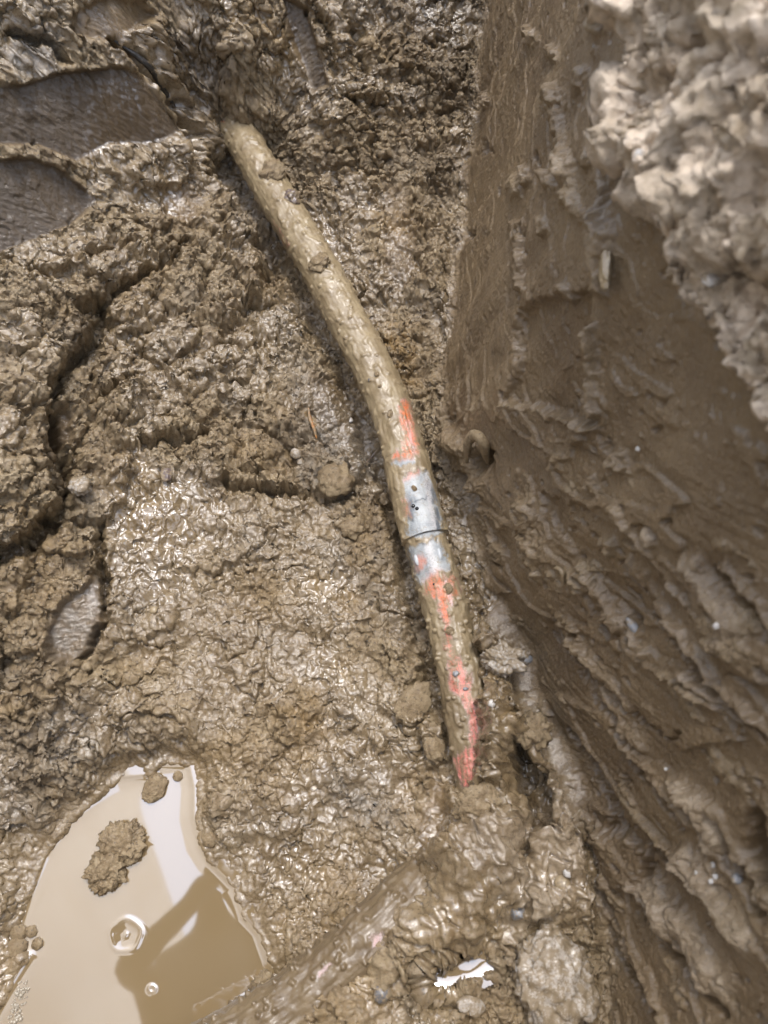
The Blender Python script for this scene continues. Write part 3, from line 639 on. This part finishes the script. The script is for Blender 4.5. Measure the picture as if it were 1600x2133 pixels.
def pipe_part(name, C, R, nang, mudmin, parent, bare=BARE_GREY, paint=PAINT, rim=(False, False), lumps=1.0, radfun=None, seed=0, stains=()):
    Tn, Sd, Up = pipe_frames(C)
    L = np.r_[0, np.cumsum(np.linalg.norm(np.diff(C, axis=0), axis=1))]
    th = np.linspace(0, 2 * np.pi, nang, endpoint=False)
    TH, LL = np.meshgrid(th, L)
    dirv = Sd[:, None] * np.cos(TH)[..., None] + Up[:, None] * np.sin(TH)[..., None]
    Rr = np.full(TH.shape, R)
    if radfun is not None: Rr = Rr * radfun(LL / L[-1])
    P = C[:, None] + dirv * Rr[..., None]
    px, py, dep = project(P[..., 0], P[..., 1], P[..., 2]); px = px.astype(f32); py = py.astype(f32)
    cx = np.cos(TH) * 0.5 + 10; sy = np.sin(TH) * 0.5 + 10
    u1 = (TH * R).astype(f32); u2 = LL.astype(f32)
    seam = np.minimum(TH, 2 * np.pi - TH); fade = sstep(0, 0.25, seam)
    jx = px + 6 * perlin(u1 * 160, u2 * 60, 3 + seed) + 3 * perlin(u1 * 420, u2 * 220, 4 + seed); jy = py + 6 * perlin(u1 * 160, u2 * 60, 5 + seed)
    def reg(polys, soft):
        m = np.zeros(px.shape, f32)
        for p in polys: m = np.maximum(m, sstep(-soft, soft * 0.8, poly_sd(jx, jy, p)))
        return m * (np.sin(TH) > -0.2)
    bg_, pt = reg(bare, 9), reg(paint, 10)
    streak = sstep(-0.15, 0.35, perlin(u1 * 190, u2 * 12, 8 + seed) + 0.4 * perlin(u1 * 500, u2 * 120, 9 + seed))
    faint = (py < 830)
    mud = 1 - np.maximum(bg_ * 0.97, pt * np.where(faint, 0.55, 0.97) * (0.55 + 0.45 * streak))
    mud = np.clip(mud, 0, 1)
    n = (fbm(u1 * 45, u2 * 30, 21 + seed, 3, .45) * 0.0014 * lumps + 0.0016 * sstep(0.1, 0.6, perlin(u1 * 90, u2 * 70, 31 + seed)) + 0.0006 * lumps * perlin(u1 * 200, u2 * 30, 35 + seed)) * fade
    F1, F2, R0 = worley(u1 / 0.009, u2 / 0.009, 41 + seed)
    n = n + 0.0028 * lumps * np.sqrt(np.clip(1 - (F1 * 2.4) ** 2, 0, 1)) * (R0 > (0.8 if lumps > 1 else 0.93)) * fade
    off = mud * (0.0014 + n) + (1 - mud) * 0.0002 * perlin(u1 * 300, u2 * 40, 50)
    V_ = (P + dirv * off[..., None]).reshape(-1, 3); PIPE_VERTS.append(V_)
    nL = len(C); i = np.arange(nL - 1)[:, None] * nang + np.arange(nang)[None]
    j = np.arange(nL - 1)[:, None] * nang + (np.arange(nang)[None] + 1) % nang
    Qd = np.stack([i, j, j + nang, i + nang], -1).reshape(-1, 4)
    att = {'dull': np.full(px.shape, 1.0 if not bare else 0.0, f32) + (sstep(1300, 1500, py) * 0.6 if bare else 0), 'mud': mud, 'paint': pt * (1 - 0.25 * bg_) * (1.0 if bare else 0.45), 'pink': sstep(1230, 1480, py) * np.ones_like(px), 'stain': np.zeros_like(px)}
    ch = np.zeros(px.shape, f32)
    for ln, w_ in (([(848, 880), (866, 960)], 6), ([(926, 1190), (940, 1240), (950, 1310)], 8), ([(888, 990), (905, 1100)], 7), ([(966, 1385), (980, 1420)], 5), ([(890, 1130), (905, 1185)], 8)):
        ch = np.maximum(ch, np.exp(-(seg_dist(jx, jy, ln) / w_) ** 2))
    att['chalk'] = ch * (1 - mud)
    st = np.zeros(px.shape, f32)
    for ln, w_ in stains: st = np.maximum(st, np.exp(-(seg_dist(jx, jy, ln) / w_) ** 2))
    att['stain'] = np.clip(st, 0, 1)
    # rims: close each end with a ring of the wall thickness
    V_ = list(V_); Vn = len(V_); rings = []
    extra = {k: [] for k in att}
    for e, base in ((0, 0), (1, (nL - 1) * nang)):
        if not rim[e]: continue
        c = C[0] if e == 0 else C[-1]; s0 = len(V_)
        for k in range(nang):
            q = c + dirv[0 if e == 0 else -1, k] * (R * 0.86); V_.append(q)
            for kk in att: extra[kk].append(0.6 if kk in ('mud', 'stain') else 0)
        a = base + np.arange(nang); b = base + (np.arange(nang) + 1) % nang; c2 = s0 + (np.arange(nang) + 1) % nang; d = s0 + np.arange(nang)
        rings.append(np.stack([a, d, c2, b], -1) if e == 0 else np.stack([a, b, c2, d], -1))
    if rings: Qd = np.concatenate([Qd] + rings)
    me = new_mesh(name, np.array(V_), Qd)
    for k in att: add_attr(me, k, np.r_[att[k].ravel().astype(f32), np.array(extra[k], f32)])
    return link(name, me, PIPEM, parent)
def cut(C, ya, yb, n):
    _, py, _ = project(C[:, 0], C[:, 1], C[:, 2])
    m = np.interp(np.linspace(ya, yb, n), py, np.arange(len(py)))
    return np.stack([np.interp(m, np.arange(len(C)), C[:, k]) for k in range(3)], 1)
proot = bpy.data.objects.new('drain_pipe', None); COL.objects.link(proot); proot.location = PIPE_W[len(PIPE_W) // 2]
tag(proot, 'long mud coated pipe with orange paint and a bare grey joint, crossing the pit floor', 'pipe')
bpy.context.view_layer.update()
Minv = Matrix.Translation(-Vector(proot.location))
def child(o):
    o.parent = proot; o.matrix_parent_inverse = Minv; return o
child(pipe_part('upper_pipe', cut(PIPE_W, 175, 962, 560), PIPE_R * 0.985, 130, 0.9, None))
child(pipe_part('socket', cut(PIPE_W, 956, 1122, 150), PIPE_R * 1.085, 150, 0.9, None, rim=(True, True), seed=3, lumps=.8,
     radfun=lambda t: 1 - 0.035 * sstep(0.06, 0.0, t) - 0.012 * np.exp(-((t - 0.52) / 0.012) ** 2), stains=[([(846, 1060), (858, 1045), (856, 1080)], 7), ([(866, 1044), (892, 1036)], 2.2), ([(896, 1010), (904, 1040)], 8), ([(908, 1060), (916, 1112)], 6)]))
child(pipe_part('lower_pipe', cut(PIPE_W, 1112, 1700, 460), PIPE_R * 0.955, 130, 0.9, None, seed=6, lumps=1.5, stains=[([(845, 1134), (880, 1128), (915, 1118)], 6), ([(850, 1140), (866, 1195)], 6), ([(936, 1215), (953, 1240)], 4)]))

BR_PX = [(985, 1740), (905, 1823), (820, 1907), (733, 1991), (655, 2060), (590, 2108), (520, 2150), (440, 2195), (360, 2240)]
BR_W = smooth_curve([at_z(x, y, .094 - 0.00005 * (x < 600) * (600 - x) - 0.0006 * max(0, x - 850)) for x, y in BR_PX], 300)
BRP = [[(770, 1950), (800, 1935), (800, 1965), (775, 1975)], [(655, 2025), (685, 2005), (692, 2012), (662, 2040)], [(838, 1955), (856, 1945), (862, 1960), (846, 1975)]]
o = pipe_part('branch_pipe', BR_W, 0.037, 150, 1, None, bare=[], paint=BRP, lumps=1.9, seed=11)
tag(o, 'second pipe wholly caked in brown mud with faint red traces, slanting beside the puddle', 'pipe')

# ------------------------------------------------------------------ loose things
from mathutils import noise as mnoise
PVALL = np.concatenate(PIPE_VERTS); pvx, pvy, pvd = project(PVALL[:, 0], PVALL[:, 1], PVALL[:, 2])
def surf_pipe(px, py):
    m = np.flatnonzero((np.abs(pvx - px) < 5) & (np.abs(pvy - py) < 5)); k = m[np.argmin(pvd[m])]
    return PVALL[k].astype(float)
def stone_material(name, col, col2, rough=0.4, coat=0.4, fine=500, clean=0.0):
    M = Mat(name)
    n = M.noise(160, 4, 0.6); n2 = M.noise(fine, 4, 0.65)
    c = M.mix(M.ramp(n, [(0.35, 0.0), (0.65, 1.0)]), col, col2)
    c = M.mix(M.ramp(n2, [(0.60, 0.0), (0.70, 0.55)]), c, (0.16, 0.12, 0.075))
    g = M.math('ADD', M.noise(70, 5, 0.65), M.math('MULTIPLY', M.math('SUBTRACT', M.noise(300, 3), 0.5), 0.6))
    c = M.mix(M.ramp(g, [(0.44 + clean, 0.0), (0.54 + clean, 0.92)]), c, M.mix(n, (0.15, 0.108, 0.06), (0.26, 0.195, 0.115)))
    M.set(Base_Color=c, Roughness=rough, Coat_Weight=coat, Coat_Roughness=0.1, Normal=M.bump(n2, 0.5, 0.0015))
    return M.m
ST_WHITE = stone_material('white_stone', (0.40, 0.37, 0.33), (0.55, 0.52, 0.48), clean=0.08)
ST_GREY = stone_material('grey_stone', (0.15, 0.15, 0.155), (0.25, 0.25, 0.25), clean=0.06)
ST_DARK = stone_material('dark_stone', (0.075, 0.072, 0.07), (0.13, 0.12, 0.115))
ST_PALE = stone_material('pale_gravel', (0.27, 0.23, 0.18), (0.40, 0.35, 0.29), 0.5, 0.25, clean=-0.02)
ST_TAN = stone_material('tan_stone', (0.27, 0.20, 0.11), (0.36, 0.28, 0.17), 0.4, 0.5)
ST_PURPLE = stone_material('purple_clod', (0.085, 0.058, 0.050), (0.14, 0.10, 0.085), 0.4, 0.5)
ST_RUST = stone_material('rust_fibre', (0.30, 0.12, 0.03), (0.42, 0.20, 0.06), 0.6, 0.1)
def rock_mesh(name, r, seed, sub=3, amp=0.25, freq=1.6, facet=0.0, squash=(1, 1, 0.7), crumb=0.0):
    bm = bmesh.new(); bmesh.ops.create_icosphere(bm, subdivisions=sub, radius=1)
    rr = random.Random(seed); off = Vector((rr.uniform(-50, 50), rr.uniform(-50, 50), rr.uniform(-50, 50)))
    planes = [Vector((rr.gauss(0, 1), rr.gauss(0, 1), rr.gauss(0, 1))).normalized() for _ in range(12)]
    for v in bm.verts:
        d = v.co.normalized()
        k = 1 + amp * mnoise.fractal(d * freq + off, 0.9, 2.1, 4)
        if facet:
            for p in planes:
                q = d.dot(p)
                if q * k > 1 - facet: k = (1 - facet) / q
        if crumb:
            dd, _ = mnoise.voronoi(d * 4.2 + off); k += crumb * (0.45 - dd[0]) * 1.6
            dd, _ = mnoise.voronoi(d * 9.5 + off); k += crumb * 0.5 * (0.45 - dd[0])
            k += crumb * 0.35 * mnoise.fractal(d * 12 + off, 0.8, 2.1, 3)
        v.co = Vector((d.x * squash[0], d.y * squash[1], d.z * squash[2])) * (k * r)
    me = bpy.data.meshes.new(name); bm.to_mesh(me); bm.free()
    me.polygons.foreach_set('use_smooth', np.full(len(me.polygons), facet == 0 or sub > 3))
    return me
def thing_at(name, px, py, size, mat, label, cat, seed, on='ground', sink=0.55, rot=None, group=None, **kw):
    p = surf_pipe(px, py) if on == 'pipe' else (at_z(px, py, 0.0) if on == 'water' else surf(px, py)[0])
    depth = p[1] * ST - (p[2] - CAMH) * CT
    r = size * depth / FPX / 2
    o = link(name, rock_mesh(name, r, seed, **kw), mat)
    d = Vector((0, 0, CAMH)) - Vector(p); d.normalize()
    nrm = Vector((0, 0, 1)) if on == 'pipe' or WALL.ravel()[0] > 2 else Vector((0, 0, 1)).lerp(d, 0.4)
    o.location = Vector(p) + nrm * r * (0.5 - sink)
    o.rotation_euler = rot if rot else (random.uniform(-.3, .3), random.uniform(-.3, .3), random.uniform(0, 6.28))
    tag(o, label, cat, group); return o
R_ = math.radians
# stones
PEB = dict(sub=3, amp=0.12, facet=0.22)
thing_at('pebble', 1481, 580, 40, ST_WHITE, 'largest white pebble, stuck high in the blurred right trench wall', 'pebble', 1, **PEB)
thing_at('pebble', 1330, 316, 24, ST_WHITE, 'white pebble in the trench wall above a long tan clod', 'pebble', 2, **PEB)
thing_at('pebble', 1327, 937, 15, ST_WHITE, 'tiny round white pebble on bare smooth brown wall', 'pebble', 3, **PEB)
thing_at('stone', 1081, 1906, 36, ST_GREY, 'blue grey angular stone right of the mud mound, above the pale gravel clod', 'stone', 4, squash=(1, .8, .7), **PEB)
thing_at('stone', 800, 2070, 44, ST_DARK, 'dark grey flat stone set in mud left of the small shiny pool', 'stone', 5, squash=(1, .9, .5), **PEB)
thing_at('clod', 1155, 2040, 185, ST_PALE, 'big pale gravelly clod at the bottom edge, right of the small pool', 'clod', 6, sub=5, amp=0.22, squash=(0.9, 1.05, .5), crumb=0.16, sink=.42, rot=(0, 0, .4))
thing_at('stone', 1096, 2022, 38, ST_WHITE, 'pale angular stone against the left side of the gravelly clod', 'stone', 7, squash=(1.1, .7, .6), **PEB)
thing_at('stone', 985, 2095, 60, ST_PALE, 'grey wedge shaped stone lying below the small shiny pool', 'stone', 8, squash=(1.1, .7, .5), **PEB)
thing_at('stone', 1172, 1840, 36, ST_TAN, 'round tan stone ringed by water on the mound', 'stone', 9, sub=3, amp=.1)
thing_at('pebble', 1180, 1822, 20, ST_WHITE, 'white chip just above the round tan stone', 'pebble', 10, **PEB)
thing_at('pebble', 1020, 1464, 18, ST_WHITE, 'small white pebble in wet mud right of the pink streak', 'pebble', 11, **PEB)
thing_at('stone', 1092, 1372, 34, ST_GREY, 'smooth grey stone at the edge of the grey clod', 'stone', 12, sub=3, amp=.1, squash=(1, .6, .6))
thing_at('clod', 1052, 1372, 82, ST_PALE, 'grey white crumbly clod standing beside the lower pipe', 'clod', 13, sub=5, amp=.45, crumb=.22, squash=(.8, 1.1, .5))
thing_at('pebble', 615, 945, 26, ST_PALE, 'white chalky stone, larger of two on floor left of the joint', 'pebble', 14, **PEB)
thing_at('pebble', 622, 958, 15, ST_PALE, 'small white chip under the chalky stone left of the joint', 'pebble', 15, **PEB)
thing_at('pebble', 733, 877, 16, ST_WHITE, 'flat pinkish white chip near the left edge of the pipe', 'pebble', 16, squash=(1, .7, .4), **PEB)
thing_at('clod', 695, 1000, 74, MUD, 'lumpy clod of clay on the floor left of the joint', 'clod', 17, sub=4, amp=.28, crumb=.10)
thing_at('clod', 735, 1100, 50, MUD, 'rough clod of mud below the larger lumpy clod, left of the joint', 'clod', 18, sub=4, amp=.35, crumb=.2)
thing_at('stone', 350, 990, 40, ST_PURPLE, 'dark purplish stone at the edge of the wet patch', 'stone', 19, squash=(1, .7, .5), **PEB)
thing_at('stone', 165, 1010, 46, ST_PALE, 'pale crumbly stone in the dark crevice at left', 'stone', 20, sub=4, amp=.2, crumb=.1)
thing_at('pebble', 318, 1268, 18, ST_TAN, 'small round brown pebble on a clod below the wet patch', 'pebble', 21, sub=3, amp=.1)
for k, (x, y, sz) in enumerate(((1482, 1800, 14), (1490, 1822, 18), (1478, 1832, 14), (1534, 1828, 26), (1390, 1600, 9), (1448, 1815, 10))):
    thing_at('pebble', x, y, sz, ST_WHITE if k != 3 else ST_GREY, ['upper white grain of the cluster on the lower right wall', 'middle and largest white grain of the wall cluster', 'lower white grain of the wall cluster', 'blue grey pebble right of the white grain cluster', 'lone tiny white grain on the smooth wall above the cluster', 'leftmost tiny grain beside the white cluster'][k], 'pebble', 30 + k, group='grains stuck in the lower right wall', **PEB)
thing_at('pebble', 1492, 1306, 17, ST_WHITE, 'white grain at the right edge of the wall below the pale strip', 'pebble', 37, **PEB)
thing_at('stone', 1318, 1305, 40, ST_GREY, 'shiny long grey pebble bulging from the smooth wall', 'stone', 38, squash=(.5, 1.3, .5), rot=(0, 0, .5), sub=3, amp=.1)
thing_at('stone', 1240, 50, 40, ST_PALE, 'pale lump on the shaded wall near the top edge', 'stone', 39, sub=3, amp=.25)
thing_at('stone', 1108, 1640, 30, ST_PALE, 'grey white stone lodged in the dark gap right of the pipe end', 'stone', 40, **PEB)
# lumps of mud
PIPEGRIT = MUD
CL = dict(sub=5, amp=.34, crumb=.26)
thing_at('clod', 258, 1755, 92, MUD, 'upper rounded half of the mud island in the puddle', 'clod', 50, on='water', sink=.30, squash=(1, .9, .5), rot=(0, 0, .3), **CL)
thing_at('clod', 222, 1812, 86, MUD, 'lower lumpy half of the mud island in the puddle', 'clod', 51, on='water', sink=.30, squash=(1, .85, .5), rot=(0, 0, 1.), **CL)
thing_at('clod', 322, 1642, 62, MUD, 'horseshoe shaped wet lump in the top end of the puddle', 'clod', 52, on='water', sink=.30, squash=(.7, 1, .4), rot=(0, 0, -.4), sub=4, amp=.25, crumb=.05)
thing_at('clod', 371, 1617, 22, MUD, 'small round lump poking through the white top of the puddle', 'clod', 53, on='water', sink=.2, squash=(1, 1, .5), sub=3, amp=.15)
for k, (x, y, sz) in enumerate(((40, 1943, 34), (66, 1940, 24), (38, 1972, 40), (78, 1966, 24), (48, 2000, 26))):
    thing_at('clod', x, y, sz, MUD, ['top lump of five at the left shore of the puddle', 'small lump right of the top one at the left shore', 'largest middle lump at the left shore of the puddle', 'rightmost lump at the left shore, ringed by water', 'lowest lump at the left shore of the puddle'][k], 'clod', 60 + k, group='lumps at the left shore of the puddle', on='water', sink=.25, sub=3, amp=.2, squash=(1, 1, .6))
thing_at('clod', 548, 2052, 56, MUD, 'dark ragged clod at the lower right shore of the puddle', 'clod', 70, sub=4, amp=.4, crumb=.2, sink=.2)
thing_at('clod', 612, 2025, 40, MUD, 'small brown clod between puddle and second pipe', 'clod', 71, sub=4, amp=.3, crumb=.12)
thing_at('clod', 436, 1745, 36, MUD, 'wet round lump on the right shore near the top of the puddle', 'clod', 72, sub=3, amp=.2)
thing_at('clod', 660, 541, 46, MUD, 'brown crumb of mud stuck on the upper pipe', 'clod', 73, on='pipe', sub=4, amp=.35, crumb=.15, squash=(1, 1, .45))
thing_at('clod', 612, 408, 36, ST_PURPLE, 'dark purple lump stuck to the right edge of the upper pipe', 'clod', 74, on='pipe', sub=4, amp=.35, crumb=.12)
thing_at('clod', 572, 352, 52, MUD, 'tan lump of mud on the top right of the pipe', 'clod', 75, on='pipe', sub=4, amp=.3, crumb=.15)
thing_at('clod', 990, 1672, 92, MUD, 'wet mud heap closing over the lower end of the pipe', 'clod', 76, sub=5, amp=.35, crumb=.12, squash=(1, .8, .45))
for k, (x, y, sz, m) in enumerate(((781, 775, 17, 0), (764, 792, 9, 1), (793, 800, 11, 0), (809, 858, 19, 0), (865, 1012, 16, 0), (934, 1309, 24, 0), (947, 1400, 17, 2), (936, 1222, 26, 0), (966, 1430, 12, 2))):
    thing_at('pebble', x, y, sz, [PIPEGRIT, ST_DARK, ST_GREY][m], ['round brown pebble on the bend of the pipe, highest of three', 'tiny dark grain on the pipe bend', 'small brown pebble below the round one on the pipe bend', 'knob of grit on the pipe above the red paint', 'crumb of grit in the middle of the grey joint', 'tan flake lying across the orange streak', 'square grey chip on the pink streak', 'mud crumb on the white part below the joint', 'small grey grain on the pink streak'][k],
             'pebble', 80 + k, on='pipe', sink=.5, sub=3, amp=.3, facet=.25, squash=(1, .8, .7))
thing_at('clod', 860, 1462, 96, MUD, 'flat flap of mud leaning on the left side of the lower pipe', 'clod', 95, sub=4, amp=.3, crumb=.08, squash=(1, .7, .3))
thing_at('clod', 905, 1550, 62, MUD, 'wedge of mud under the left side of the lower pipe', 'clod', 96, sub=4, amp=.3, crumb=.06, squash=(.7, 1, .4))
thing_at('clod', 1262, 540, 165, ST_TAN, 'long tan clod hanging on the right wall', 'clod', 97, sub=4, amp=.25, crumb=.12, squash=(.16, 1.0, .30), rot=(0, 0, -.12))
thing_at('clod', 1110, 1520, 74, MUD, 'star shaped wet lump of mud right of the pipe end', 'clod', 98, sub=4, amp=.55, freq=2.4, squash=(1, .9, .4))

def strand(name, pts, rad, mat, label, cat, lift=0.004, seed=0):
    P = [surf(x, y)[0] + np.array([-0.3, -0.2, 0.9]) * lift * (l if l is not None else 1) for x, y, l in pts]
    C = smooth_curve(P, 26, 1); Tn, Sd, Up = pipe_frames(C + np.array([0, 1e-5, 0]))
    n = 12; th = np.linspace(0, 2 * np.pi, n, endpoint=False); k = np.linspace(0, 1, len(C))
    rr = rad * (1 - 0.75 * np.abs(2 * k - 1) ** 3)
    vv = C[:, None] + (Sd[:, None] * np.cos(th)[None, :, None] + Up[:, None] * np.sin(th)[None, :, None]) * rr[:, None, None]
    vv = vv + np.array(rng.normal(0, rad * 0.10, vv.shape))
    i = np.arange(len(C) - 1)[:, None] * n + np.arange(n)[None]; j = np.arange(len(C) - 1)[:, None] * n + (np.arange(n)[None] + 1) % n
    o = link(name, new_mesh(name, vv, np.stack([i, j, j + n, i + n], -1).reshape(-1, 4)), mat)
    tag(o, label, cat); return o
strand('mud_curl', [(972, 965, 1), (974, 935, 3), (988, 915, 5), (1004, 918, 5), (1012, 940, 3), (1016, 965, 1)], 0.0075, MUD, 'thick curl of mud arching over a dark hole by the wall foot', 'mud curl', 0.006)
strand('mud_curl', [(1151, 1188, 1), (1161, 1187, 2), (1169, 1194, 2), (1171, 1221, 1)], 0.0028, ST_TAN, 'thin pale curl of mud on the smooth right wall', 'mud curl', 0.003)
strand('root', [(766, 968, 1), (776, 955, 2), (785, 945, 2), (790, 936, 1)], 0.0016, ST_PURPLE, 'thin dark root poking out left of the pipe joint', 'root', 0.004)
strand('plant_fibre', [(640, 852, 1), (650, 872, 2), (657, 890, 2), (661, 915, 1)], 0.0030, ST_RUST, 'rust coloured strip of plant fibre on the floor left of the pipe', 'fibre', 0.002)

# ------------------------------------------------------------------ what the puddle mirrors: a pale boarded wall and a person on the bank
def siding_wall():
    A = np.array([-1.45, -0.08]); B = np.array([-1.23, -0.54]); d = (B - A) / np.linalg.norm(B - A); n = np.array([-d[1], d[0]])
    if n[0] < 0: n = -n
    p0 = A - d * 1.6; p1 = A + d * 1.75
    bm = bmesh.new()
    def quad(*p): bm.faces.new([bm.verts.new(q) for q in p])
    z = 0.6; h = 0.14; top = 3.6
    prof = []
    while z < top - 1e-6:
        prof += [(0.0031, z), (0.003, min(z + h, top))]; z += h
    prof = [(-0.12, 0.6)] + prof + [(-0.12, top)]
    ra = [bm.verts.new((p0[0] + n[0] * o, p0[1] + n[1] * o, zz)) for o, zz in prof]; rb = [bm.verts.new((p1[0] + n[0] * o, p1[1] + n[1] * o, zz)) for o, zz in prof]
    for i in range(len(prof)):
        j = (i + 1) % len(prof); bm.faces.new((ra[i], ra[j], rb[j], rb[i]))
    bm.faces.new(ra); bm.faces.new(rb[::-1]); bmesh.ops.recalc_face_normals(bm, faces=bm.faces)
    me = bpy.data.meshes.new('boarded_wall'); bm.to_mesh(me); bm.free()
    M = Mat('pale_boards'); nz = M.noise(3, 5, 0.6, 0.5)
    M.set(Base_Color=M.mix(M.ramp(nz, [(0.3, 0.0), (0.7, 1.0)]), (0.56, 0.50, 0.44), (0.66, 0.61, 0.55)), Roughness=0.6)
    tag(link('boarded_wall', me, M.m), 'pale cream boarded wall on the bank, mirrored in the puddle', 'wall')
siding_wall()
def person(X, Y, label):
    me = bpy.data.meshes.new('person'); P = []; E = []; Rd = []
    def add(p, r, parent=None):
        P.append(p); Rd.append(r); i = len(P) - 1
        if parent is not None: E.append((parent, i))
        return i
    Z = 0.80
    pel = add((X, Y, Z + .90), .15); sp = add((X, Y + .15, Z + 1.05), .15, pel); ch = add((X, Y + .34, Z + 1.20), .17, sp)
    nk = add((X, Y + .50, Z + 1.29), .06, ch); hd0 = add((X + .01, Y + .58, Z + 1.31), .085, nk); hd = add((X + .02, Y + .68, Z + 1.33), .095, hd0); add((X + .02, Y + .75, Z + 1.31), .07, hd)
    nose = add((X + .02, Y + .70, Z + 1.21), .025, hd)
    for s in (-1, 1):
        hip = add((X + s * .10, Y, Z + .84), .105, pel); kn = add((X + s * .12, Y + .06, Z + .46), .07, hip); an = add((X + s * .13, Y - .02, Z + .08), .05, kn); add((X + s * .14, Y + .16, Z + .04), .04, an)
        sh = add((X + s * .20, Y + .38, Z + 1.18), .075, ch); el = add((X + s * .24 + .05, Y + .46, Z + .90), .052, sh); wr = add((X + s * .10 + .12, Y + .66, Z + .82), .036, el); pm = add((X + s * .06 + .13, Y + .74, Z + .81), .036, wr)
        for k in range(4):
            q = add((X + s * .05 + .11 + .018 * k, Y + .80, Z + .80 - .005 * k), .0095, pm); add((X + s * .03 + .11 + .018 * k, Y + .83 + .004 * (k in (1, 2)), Z + .785), .0085, q)
        t = add((X + s * .03 + .13, Y + .77, Z + .835), .010, pm); add((X + s * .01 + .13, Y + .79, Z + .845), .009, t)
    me.from_pydata([Vector(p) for p in P], E, []); o = link('person', me)
    sk = o.modifiers.new('skin', 'SKIN'); sk.use_smooth_shade = True
    for v, r in zip(me.skin_vertices[0].data, Rd): v.radius = (r, r)
    me.skin_vertices[0].data[0].use_root = True
    ss = o.modifiers.new('smooth', 'SUBSURF'); ss.levels = 2; ss.render_levels = 2
    M = Mat('dark_rainwear'); M.set(Base_Color=M.mix(M.noise(30), (0.018, 0.02, 0.026), (0.03, 0.032, 0.04)), Roughness=0.7); me.materials.append(M.m)
    tag(o, label, 'person')
person(-0.66, -1.02, 'person in dark rainwear bending over the pit, mirrored in the large puddle')
person(0.14, -1.08, 'person in dark rainwear bending over the pit, mirrored in the small pool')

strand('root', [(240, 92, 1), (275, 113, 2), (314, 146, 2), (345, 186, 2), (372, 223, 1)], 0.0050, stone_material('black_strip', (0.012, 0.011, 0.010), (0.03, 0.026, 0.022), clean=0.2), 'black curved strip along the edge of the dark smooth hollow, upper left', 'root', 0.004)  # black strip added along the dark gap by the slab; no actual root

# small parts of the pipe: two black beads and two set drips of glue at the joint
BEADM = Mat('black_bead'); BEADM.set(Base_Color=(0.008, 0.008, 0.009), Roughness=0.12)
GLUEM = Mat('set_glue'); GLUEM.set(Base_Color=BEADM and (0.40, 0.41, 0.41), Roughness=0.3)
for nm, x, y, sz, m_, sq in (('bead', 857, 1049, 8, BEADM, (1, 1, .8)), ('bead', 865, 1055, 8, BEADM, (1, 1, .8)), ('bead', 899, 1212, 5, BEADM, (1, 1, .8)),
                             ('glue_drip', 863, 1168, 17, GLUEM, (.6, 1.5, .5)), ('glue_drip', 920, 1150, 18, GLUEM, (.6, 1.5, .4))):
    p = surf_pipe(x, y); r = sz * (p[1] * ST - (p[2] - CAMH) * CT) / FPX / 2
    o = link(nm, rock_mesh(nm, r, int(x), sub=3, amp=0.08, squash=sq), m_.m); o.location = Vector(p); o.rotation_euler = (0, 0, .2); child(o)
# foam at the left shore
fb = bmesh.new(); fr_ = random.Random(4)
for k in range(60):
    t = fr_.random(); x = 30 + 22 * t + fr_.uniform(-14, 14); y = 2125 - 75 * t + fr_.uniform(-10, 10)
    p = at_z(x, y, 0.001); bmesh.ops.create_icosphere(fb, subdivisions=2, radius=fr_.choice((.0012, .0016, .0022, .003)), matrix=Matrix.Translation(Vector(p)))
fm = bpy.data.meshes.new('foam'); fb.to_mesh(fm); fb.free(); fm.polygons.foreach_set('use_smooth', np.full(len(fm.polygons), True))
FO = Mat('foam'); FO.set(Base_Color=(0.42, 0.36, 0.27), Roughness=0.08, IOR=1.6, Transmission_Weight=0.3)
tag(link('foam', fm, FO.m), 'patch of small brown bubbles at the lower left shore of the puddle', 'foam', kind='stuff')
